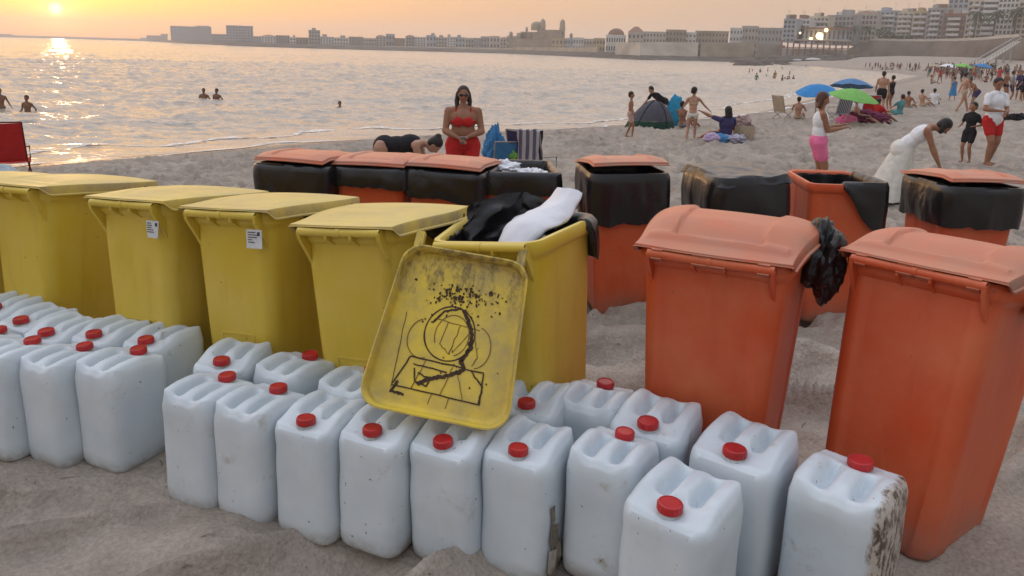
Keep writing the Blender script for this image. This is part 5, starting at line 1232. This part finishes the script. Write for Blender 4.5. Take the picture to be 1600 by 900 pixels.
for x0, x1, yt, D, m, fl, by, bc, lab in AP:
    rf = ('block', P_grey, 2.6, .15) if 'hut' in lab else (('hip', P_roof, 2.4) if 'stepped' in lab else ('block', m, 1.6, -.2))
    r_b, w_b, h_b, _ = bld(lab, x0, x1, yt, D, 7.5, m, fl, by, 14, rf, bc, group='seafront apartment blocks', wk=(.92, .62) if 'glazed' in lab else (.64, .60), name='apartment_block', rz=-.22)
    for q_ in range(2):
        hb_ = MB(); hb_.box((random.uniform(-.36, .36) * w_b, random.uniform(3, 9), h_b + .5 + .9), (random.uniform(1.5, 3), 2.5, 1.8)); hb_.build('roof_hut', random.choice((P_white, P_grey, P_roof)), r_b, 0)
    ae = MB(); xa = random.uniform(-.4, .4) * w_b; ae.tube([(xa, 4, h_b), (xa, 4, h_b + 4.5)], .05, 5); ae.box((xa, 4, h_b + 4), (1.4, .06, .06)); ae.box((xa, 4, h_b + 3.5), (1.0, .06, .06)); ae.build('aerial', metal_m, r_b, 0)
# street lamps along the parapet
lpm = MB(); lpm.tube([(0, 0, 0), (0, 0, 6.6), (0, -.3, 7.2), (0, -1.2, 7.4)], [.09, .06, .05, .04], 8); lp_me = lpm.mesh('pole', 40)
lhm = MB(); lhm.box((0, -1.5, 7.38), (.25, .8, .14)); lh_me = lhm.mesh('lamp_head', 0)
for i in range(7):
    px = 1380 + i * 33; D_ = prom_D(px) + 3; p = pdist(px, 60, D_); p.z = float(prom_z(px)) - .05
    r = empty('street_lamp', p, random.uniform(-.3, .3), 'thin street lamp on the promenade, %s from the left' % ('first', 'second', 'third', 'fourth', 'fifth', 'sixth', 'seventh')[i], 'street lamp', 'street lamps on the promenade'); link('pole', lp_me, metal_m, r); link('lamp_head', lh_me, metal_m, r)
# cafe on stilts with its lamps
D = 352; a = pdist(1274, 60, D); az = math.atan2(a.x, a.y); u = D / FPX
cf = empty('stilt_cafe', (a.x, a.y, SEA), -az, 'white cafe terrace on tall stilts over the rocks, its lamps already lit', 'cafe')
zc = lambda y: pdist(1274, y, D).z - SEA
b = MB(); b.box((0, 5, zc(63)), (92 * u, 14, .5)); b.build('deck', P_pale, cf, 0)
b = MB(); b.box((0, 9, zc(76) / 2), (88 * u, 6, zc(76))); b.build('plinth', P_white, cf, 0)
st = MB(); st.tube([(0, 0, 0), (0, 0, zc(63))], .32, 8); sm = st.mesh('stilt', 40)
for i in range(12): o = link('stilt', sm, P_brown if i > 3 else P_pale, cf); o.location = ((-44 + 8 * i) * u, -1.5, 0)
b = MB(); b.box((0, -1.6, zc(75)), (88 * u, .4, .35)); b.build('brace', P_brown, cf, 0)
b = MB(); b.box((14 * u, 6, (zc(63) + zc(45)) / 2), (60 * u, 9, zc(45) - zc(63))); b.build('pavilion_wall', P_blue, cf, 0)
b = MB(); b.box((14 * u, 5, zc(44)), (66 * u, 12, .6)); b.build('roof', P_brown, cf, 0)
q = MB(); q.box((0, 0, 0), (2.4 * u, .15, 11 * u)); wm_ = q.mesh('window', 0)
for i in range(10): o = link('window', wm_, P_glass if i != 2 else P_white, cf); o.location = ((-12 + 6 * i) * u, 1.45, (zc(63) + zc(45)) / 2)
def emit(name, c, s_):
    g = NG(name); e = g.node('ShaderNodeEmission', {'Color': c, 'Strength': s_}); g.l.new(e.outputs[0], g.out.inputs[0]); return g.m
lamp_m = emit('warm_lamp_glow', (1, .62, .28), 5.0)
q = MB(); q.ell((0, 0, 0), (.55, .55, .55), None, 10, 6); lm = q.mesh('lamp', 180)
for px, py, s_ in ((1279, 56, 2.6), (1287, 47, 1.4), (1268, 61, 1.3), (1245, 51, .9), (1281, 60, 1.6), (1253, 52, .8)):
    o = link('lamp', lm, lamp_m, cf); o.location = ((px - 1274) * u, -1.2, zc(py)); o.scale = (s_, s_, s_)
# olive bank between cafe and wall
b = MB(); secs = []
for i in range(13):
    px = lerp(1312, 1352, i / 12); t = i / 12; D0 = 392; f = pdist(px, 87.5, D0); zt = pdist(px, lerp(85, 63, t), D0 + 8).z; c = pdist(px, 60, D0 + 8); e = pdist(px, 60, D0 + 40)
    secs.append([(f.x, f.y, -2), (f.x, f.y, f.z), (c.x, c.y, zt), (e.x, e.y, zt), (e.x, e.y, -2)])
b.loft(secs); tag(b.build('grass_bank', P_olive, None, 20), kind='structure')
# rocks and upturned boats at the end of the far beach
rk = MB(); rnd = random.Random(9)
for i in range(150):
    px = rnd.uniform(1150, 1330); py = rnd.uniform(88, 98) + (1250 - px) * .012; p = un(px, max(py, 93), -.6) if py > 96 else pdist(px, 60, rnd.uniform(300, 372)); s_ = rnd.uniform(1.2, 3.6)
    zz = max(gz(p.x, p.y), SEA) ; rk.ell((p.x, p.y, zz + .1), (s_ * 1.6, s_, s_ * rnd.uniform(.25, .6)), Matrix.Rotation(rnd.random() * 3, 3, 'Z'), 7, 4)
tag(rk.build('rocks', P_rock, None, 30), kind='stuff')
def boat(px, py, D, L, label):
    p = pdist(px, py, D); b = MB(); secs = []
    for i in range(9):
        t = -1 + 2 * i / 8; w = (1 - t * t) ** .5 * .5 + .02; secs.append([(t * L / 2, w * L * .35 * math.cos(q), w * L * .26 * math.sin(q)) for q in [math.pi * j / 8 for j in range(9)]])
    b.loft(secs); o = b.build('upturned_boat', P_white, None, 40); o.location = p; tag(o, label, 'boat', 'upturned boats below the cafe')
boat(1247, 94.5, 300, 4.2, 'small upturned pale boat on the rocks, left of the larger one'); boat(1271, 93.8, 300, 6.0, 'larger upturned pale boat on the rocks below the lit cafe')
# ramp from the promenade down onto the sand
A_ = pdist(1590, 64.5, 262); B_ = on(1524, 104); d = (B_ - A_); dn = Vector((d.x, d.y, 0)).normalized(); sd = Vector((-dn.y, dn.x, 0))
rp = empty('beach_ramp', A_, 0, 'long straight walkway slanting from the promenade down to the crowded sand', 'ramp')
b = MB()
b.loft([[sd * .9 + Vector((0, 0, -.3)), sd * -.9 + Vector((0, 0, -.3)), sd * -.9, sd * .9], [d + sd * .9 + Vector((0, 0, -.3)), d + sd * -.9 + Vector((0, 0, -.3)), d + sd * -.9, d + sd * .9]])
b.build('walkway', P_pale, rp, 0)
for s_ in (-1, 1):
    b = MB(); b.tube([sd * .9 * s_ + Vector((0, 0, 1.0)), d + sd * .9 * s_ + Vector((0, 0, 1.0))], .13, 6)
    for i in range(15): q = d * (i / 14) + sd * .9 * s_; b.tube([q, q + Vector((0, 0, 1.0))], .07, 5)
    b.build('handrail', metal_m, rp, 0)
for i in range(4):
    q = d * ((i + .6) / 5); b = MB(); b.tube([q, Vector((q.x, q.y, gz(A_.x + q.x, A_.y + q.y) - A_.z - .3))], .3, 8); b.build('support', P_grey, rp, 0)
# palms
def palm_mesh(H_, seed):
    t = MB(); rnd = random.Random(seed); pts = [(.25 * math.sin(i * .5 + seed), 0, H_ * i / 7) for i in range(8)]; t.tube(pts, [.34 - .018 * i for i in range(8)], 8)
    c = MB(); top = Vector(pts[-1])
    for k in range(26):
        a = 2 * math.pi * k / 26 + rnd.random() * .3; L = rnd.uniform(1.9, 2.9) * H_ / 11 * 1.25; e0 = rnd.uniform(-.5, 1.1); prev = None; q = []
        for j in range(7):
            s_ = j / 6; r_ = L * s_ * math.cos(e0 * (1 - s_)); z = L * (math.sin(e0) * s_ - 1.1 * s_ * s_ * .8); q.append(top + Vector((r_ * math.cos(a), r_ * math.sin(a), z)))
        side = Vector((-math.sin(a), math.cos(a), 0))
        for j in range(6):                                # leaflets hang either side of the rib
            for s_ in (-1, 1):
                p0, p1 = q[j], q[j + 1]; w = .42 * (1 - abs(j / 6 - .4)); dr = Vector((0, 0, -.30))
                c.add([p0, p1, p1.lerp(q[min(j + 2, 6)], .5) + side * s_ * w + dr * w * 2, p0.lerp(p1, .5) + side * s_ * w + dr * w * 2], [(0, 1, 2, 3)])
    return t.mesh('trunk', 40), c.mesh('fronds', 0)
PM = [palm_mesh(11, 1), palm_mesh(13, 2), palm_mesh(8, 3)]
PL = [(1583, 58, 15, 322, 1, 'tall palm nearest the right frame edge on the promenade'), (1521, 20 + 39, 20, 336, 1, 'tall palm in front of the cream seafront block'), (1551, 59, 20, 330, 1, 'palm beside the glazed block with white slabs'), (1352, 64, 42, 395, 0, 'palm at the left end of the promenade wall'), (1372, 66, 46, 392, 2, 'bushy palm in front of the blue-grey block'),
      (1385, 66, 47, 388, 2, 'second bushy palm in front of the blue-grey block'), (1330, 63, 42, 400, 0, 'palm between the stilted cafe and the promenade wall'), (1252, 64, 42, 362, 0, 'palm rising behind the left part of the cafe terrace'), (1236, 64, 48, 360, 2, 'short palm at the far left end of the cafe terrace'), (1310, 62, 41, 372, 0, 'palm behind the right end of the cafe roof')]
for px, yb, yt, D, k, lab in PL:
    p = pdist(px, yb, D); h = pdist(px, yt, D).z - p.z; r = empty('palm_tree', p, random.random() * 6, lab, 'palm tree', 'palm trees on the seafront')
    t, c = PM[k]; s_ = h / (11, 13, 8)[k]; o = link('trunk', t, bark_m, r); o.scale = (1, 1, s_); o = link('crown', c, leaf_m, r); H0 = (11, 13, 8)[k]; o.location = (0, 0, H0 * (s_ - 1)); 
# scrub along the promenade foot
for i in range(6):
    px = 1384 + i * 9 + random.uniform(-2, 2); D = 396; p = pdist(px, 64, D - 4); b = MB()
    for k in range(220):
        a = random.random() * 6.28; e = random.random() * 1.4; r_ = 1.6 + .8 * random.random(); c = Vector((r_ * math.cos(a) * math.cos(e) * 1.3, r_ * math.sin(a) * math.cos(e), 1.8 * math.sin(e) + .6)); n_ = Vector((random.uniform(-1, 1), random.uniform(-1, 1), random.uniform(-1, 1))).normalized(); t = n_.cross(Vector((0, 0, 1))); v = n_.cross(t); q = .32
        b.add([c + t * q, c + v * q, c - t * q, c - v * q], [(0, 1, 2, 3)])
    o = empty('shrub', p, 0, ('shrub on the promenade edge, first from the left', 'shrub on the promenade edge, second from the left', 'shrub on the promenade edge, third from the left', 'shrub on the promenade edge, fourth from the left', 'shrub on the promenade edge, fifth from the left', 'shrub on the promenade edge, farthest right')[i], 'shrub', 'shrubs on the promenade edge')
    b.build('foliage', leaf_m, o, 0)

# ---------------------------------------------------------------- beach things
def umbrella(px, py, R, Hh, m, label, tilt, m2=None):
    p = on(px, py); r = empty('beach_umbrella', p, 0, label, 'beach umbrella', 'beach umbrellas'); r.rotation_euler = (math.radians(tilt[0]), math.radians(tilt[1]), .3)
    b = MB(); b.tube([(0, 0, 0), (0, 0, Hh)], .02, 8); b.build('pole', metal_m, r, 40)
    n = 8; b = MB(); secs = []
    for j in range(9):
        t = j / 8; q = []
        for i in range(n * 4):
            a = 2 * math.pi * i / (n * 4); sc = 1 - .05 * t * (1 - abs(math.cos(a * n / 2))); q.append((R * t * sc * math.cos(a), R * t * sc * math.sin(a), Hh + .02 - .40 * R * t ** 1.7 + .03 * t * abs(math.cos(a * n / 2))))
        if j == 0: q = [(x * 1 + .01 * math.cos(2 * math.pi * i / (n * 4)), y + .01 * math.sin(2 * math.pi * i / (n * 4)), z) for i, (x, y, z) in enumerate(q)]
        secs.append(q)
    secs2 = [[(x * .99, y * .99, z - .012) for x, y, z in q] for q in reversed(secs)]
    b.loft(secs + secs2, True, False); b.build('canopy', m, r, 20)
    for i in range(n):
        a = 2 * math.pi * i / n; rb = MB(); rb.tube([(0, 0, Hh - .28), (R * .5 * math.cos(a), R * .5 * math.sin(a), Hh + .0 - .40 * R * .5 ** 1.7 - .01)], .006, 5); rb.build('rib', metal_m, r, 0)
umbrella(1274, 190, .70, 1.34, fab('umbrella_blue', (.05, .24, .55)), 'bright blue beach umbrella, leftmost of the three, tilted', (8, -12))
umbrella(1324, 183, .80, 1.48, fab('umbrella_faded_blue', (.10, .22, .42)), 'wide faded blue beach umbrella behind the green one', (-6, 6))
umbrella(1320, 197, .78, 1.22, fab('umbrella_green', (.20, .46, .12)), 'green beach umbrella in front of the two blue ones', (10, 4))
# pop-up tent: a half dome with a dark green skirt
p = on(1014, 202); tn = empty('beach_tent', p, math.radians(-10), 'dark pop-up beach tent with a green base at the waterside', 'beach tent')
def dome_pt(a, e, R=.8): return Vector((1.0 * R * math.cos(a) * math.cos(e) * (1 - .25 * math.sin(e)) + .15 * math.sin(e), .7 * R * math.sin(a) * math.cos(e), 1.15 * R * math.sin(e)))
def shell(name, a0, a1, e0, e1, m):
    b = MB(); N1, N2 = 22, 14; vs = [dome_pt(lerp(a0, a1, i / N1), lerp(e0, e1, j / N2)) for j in range(N2 + 1) for i in range(N1 + 1)]; vs2 = [v * .975 for v in vs]; o = len(vs)
    F = [(j * (N1 + 1) + i, j * (N1 + 1) + i + 1, (j + 1) * (N1 + 1) + i + 1, (j + 1) * (N1 + 1) + i) for j in range(N2) for i in range(N1)]
    b.add(vs + vs2, F + [tuple(k + o for k in reversed(f)) for f in F]); b.build(name, m, tn, 60)
shell('tent_skirt', -3.5, .6, 0, .32, fab('tent_green', (.018, .06, .045))); shell('tent_shell', -3.5, .6, .33, 1.5, fab('tent_grey', (.08, .08, .10)))
for a in (-3.5, -2.1, -.8, .6):
    b = MB(); b.tube([dome_pt(a, e, .81) for e in [i * 1.5 / 10 for i in range(11)]], .012, 6); b.build('tent_pole', F_black, tn, 40)
# folding chairs
def chair(p, rz, label, seat_m, fr=None, w=.5, back=.8, lean=.35, group=None, sh=.30):
    fr = fr or metal_m; r = empty('folding_chair', p, math.radians(rz), label, 'folding chair', group)
    for s_ in (-1, 1):
        x = s_ * w / 2
        b = MB(); b.tube([(x, -.28, 0), (x, .18, sh), (x, .18 + lean * .6, back + sh - .18)], .012, 8); b.build('side_frame', fr, r, 40)
        b = MB(); b.tube([(x * .94, .30, 0), (x * .94, -.25, sh + .01), (x * .94, -.25, sh + .2), (x * .94, .26, sh + .24)], .012, 8); b.build('leg', fr, r, 40)
    b = MB(); b.tube([(-w / 2, .18 + lean * .6, back + sh - .18), (w / 2, .18 + lean * .6, back + sh - .18)], .012, 8); b.build('top_rail', fr, r, 40)
    def sl(y0, z0, y1, z1, sag, nm):
        b = MB(); secs = []
        for i in range(9):
            t = i / 8; y = lerp(y0, y1, t); z = lerp(z0, z1, t) - sag * math.sin(math.pi * t); secs.append([(-w / 2 + .01, y, z), (0, y + sag * .3, z - sag * .4), (w / 2 - .01, y, z), (w / 2 - .01, y + .01, z + .008), (0, y + .01 + sag * .3, z + .008 - sag * .4), (-w / 2 + .01, y + .01, z + .008)])
        b.loft(secs); b.build(nm, seat_m, r, 50)
    sl(-.25, sh, .18, sh - .02, .03, 'seat'); sl(.18, sh, .17 + lean * .6, back + sh - .20, .02, 'backrest'); return r
def striped(name, a, b_, sc=30):
    g = NG(name); v = g.coord('Object'); w = g.node('ShaderNodeTexWave', {'Vector': v, 'Scale': sc, 'Distortion': .3}, wave_type='BANDS', bands_direction='X'); return g.pbr(g.mix(g.ramp(w.outputs[1], [(.45, 0.0), (.55, 1.0)]), a, b_), .85)
# the big red chair at the left edge: back towards us
R_l = un(18, 275, -.1)
chair(on(22, 284), 205, 'red folding beach chair at the left frame edge', F_red, fab('dark_red_frame', (.15, .02, .02)), w=.50, back=.84, lean=.35, sh=.36)
tb_ = MB(); tb_.loft([[(-.2, -.1, 0), (.2, -.12, 0), (.22, .12, 0), (-.2, .1, 0)], [(-.22, -.12, .2), (.2, -.14, .22), (.2, .14, .2), (-.2, .12, .22)], [(-.12, -.05, .34), (.1, -.05, .30), (.1, .05, .32), (-.12, .05, .34)]]); o = tb_.build('beach_bag', fab('pale_blue_bag', (.42, .50, .56)), None, 30); o.location = on(6, 290); tag(o, 'pale blue bag at the foot of the red folding chair', 'bag')
# chair pair with clothes near the middle
q = Vector((.30, 11.2, gz(.30, 11.2))); chair(q, 150, 'folding chair with grey and navy striped towel over its back', F_navy, None, w=.55, back=.80, lean=.3, sh=.34)
def P(u, v): a = v * 2; return Matrix.Rotation(math.radians(150), 3, 'Z') @ Vector((lerp(-.30, .06, u), .40 - .04 + (a < 1) * 0 + .05 * (1 if v > .5 else -1) - .12 * abs(v - .5), 1.00 - .72 * abs(v * 2 - 1))) + q
cloth_sheet('striped_towel', striped('striped_towel_cloth', (.10, .10, .16), (.42, .40, .42), 3.2), P, 24, 30, .006, .03, 2, 'grey and navy striped towel hanging over a folding chair', 'towel')
q2 = Vector((-.08, 11.3, gz(-.08, 11.3))); chair(q2, 190, 'low folding chair heaped with clothes beside the striped towel chair', F_blue, None, w=.5, back=.66, lean=.25, sh=.30)
lump('folded_clothes', F_green, q2 + Vector((.10, -.18, .50)), (.17, .14, .22), 'heap of yellow-green clothes on the low folding chair', 'clothes', 41, .5)
lump('denim_jacket', F_blue, q2 + Vector((-.20, .0, .62)), (.17, .12, .30), 'blue denim jacket draped on the low folding chair', 'jacket', 43, .5)
lump('blue_bag', fab('cyan_cloth', (.04, .32, .50)), q2 + Vector((.16, -.30, .14)), (.24, .16, .16), 'cyan beach bag at the foot of the low folding chair', 'bag', 44, .3)
# blue backpack, basket, towels by the seated woman
q = on(1055, 199)
lump('backpack', fab('bright_blue_cloth', (.03, .28, .48)), q + Vector((0, .2, .55)), (.27, .2, .52), 'bright blue backpack standing between the tent and the seated person', 'backpack', 50, .15)
q = on(1161, 222)
b = MB(); b.loft([[(r_ * math.cos(2 * math.pi * j / 24), r_ * .8 * math.sin(2 * math.pi * j / 24), z) for j in range(24)] for r_, z in ((.20, 0), (.25, .04), (.28, .3), (.26, .42), (.24, .42), (.26, .3), (.2, .06))]); bk = b.build('basket', F_sand, None, 40); bk.location = q; tag(bk, 'round sand-coloured beach basket to the right of the woman in purple', 'basket')
lump('towel_bundle', simple('patterned_towel', (.42, .30, .28), .9, .6, 14, .3), q + Vector((-.06, .0, .46)), (.22, .18, .20), 'patterned towel bundle stuffed in the beach basket', 'towel', 51, .4)
q = on(1112, 226); lump('beach_ball', fab('lilac_cloth', (.45, .35, .52)), q + Vector((0, 0, .14)), (.22, .18, .15), 'lilac bundle on the sand beside the woman in purple', 'bundle', 52, .2); lump('beach_bag', F_blue, q + Vector((.22, .02, .13)), (.19, .16, .14), 'round blue bag on the sand beside the woman in purple', 'bag', 53, .2)
q = on(1150, 226); lump('crumpled_towel', simple('print_towel', (.40, .38, .48), .9, .7, 20, .3), q + Vector((-.1, 0, .10)), (.32, .2, .12), 'crumpled printed towel behind the seated woman in purple', 'towel', 54, .6)
# around the umbrellas
chair(on(1222, 186), 120, 'empty pale folding chair at the left of the umbrella group', F_sand, None, w=.55, group='chairs round the umbrellas'); chair(on(1309, 190), 200, 'checked folding chair seen from behind under the blue umbrella', striped('checked_cloth', (.05, .05, .07), (.4, .4, .42), 4), None, w=.6, back=.9, lean=.3, group='chairs round the umbrellas')
chair(on(1358, 188), 160, 'folding chair with a red seat right of the umbrellas', F_red, None, w=.55, group='chairs round the umbrellas')
lump('towel_heap', fab('plum_cloth', (.16, .03, .07)), on(1352, 195) + Vector((0, 0, .2)), (.75, .4, .26), 'plum-coloured towels heaped in front of the umbrella group', 'towel', 60, .4)
lump('beach_bag', F_pink, on(1322, 197) + Vector((0, 0, .15)), (.35, .2, .2), 'pink bag on the sand below the green umbrella', 'bag', 61, .3); lump('cool_box', F_white, on(1352, 186) + Vector((0, .8, .4)), (.6, .3, .5), 'white windbreak cloth bunched between the umbrellas', 'cloth', 62, .3)
lump('beach_bag', F_black, on(1590, 189) + Vector((0, 0, .1)), (.55, .25, .16), 'black bag lying on the sand at the right frame edge', 'bag', 63, .4)
for i, (px, py, m, lab) in enumerate(((1500, 122, F_green, 'far green beach umbrella in the crowd'), (1460, 117, F_sand, 'far sand-coloured umbrella in the crowd'), (1530, 124, F_blue, 'far blue umbrella in the crowd'), (1478, 121, F_white, 'far white umbrella in the crowd'))):
    umbrella(px, py, 1.2, 1.9, m, lab, (4, 6))

# ---------------------------------------------------------------- haze: one closed box of even, thin air
b = MB(); b.box((0, 0, 26), (HAZE_S * 2, HAZE_S * 2, 70)); hz = b.build('haze', None, None, 0); tag(hz, kind='stuff')
m, n_, l_, out = new_mat('haze_air'); pv = n_.new('ShaderNodeVolumePrincipled'); pv.inputs['Color'].default_value = (.96, .93, .92, 1); pv.inputs['Density'].default_value = HAZE_D; pv.inputs['Anisotropy'].default_value = .45
l_.new(pv.outputs[0], out.inputs['Volume']); hz.data.materials.append(m)
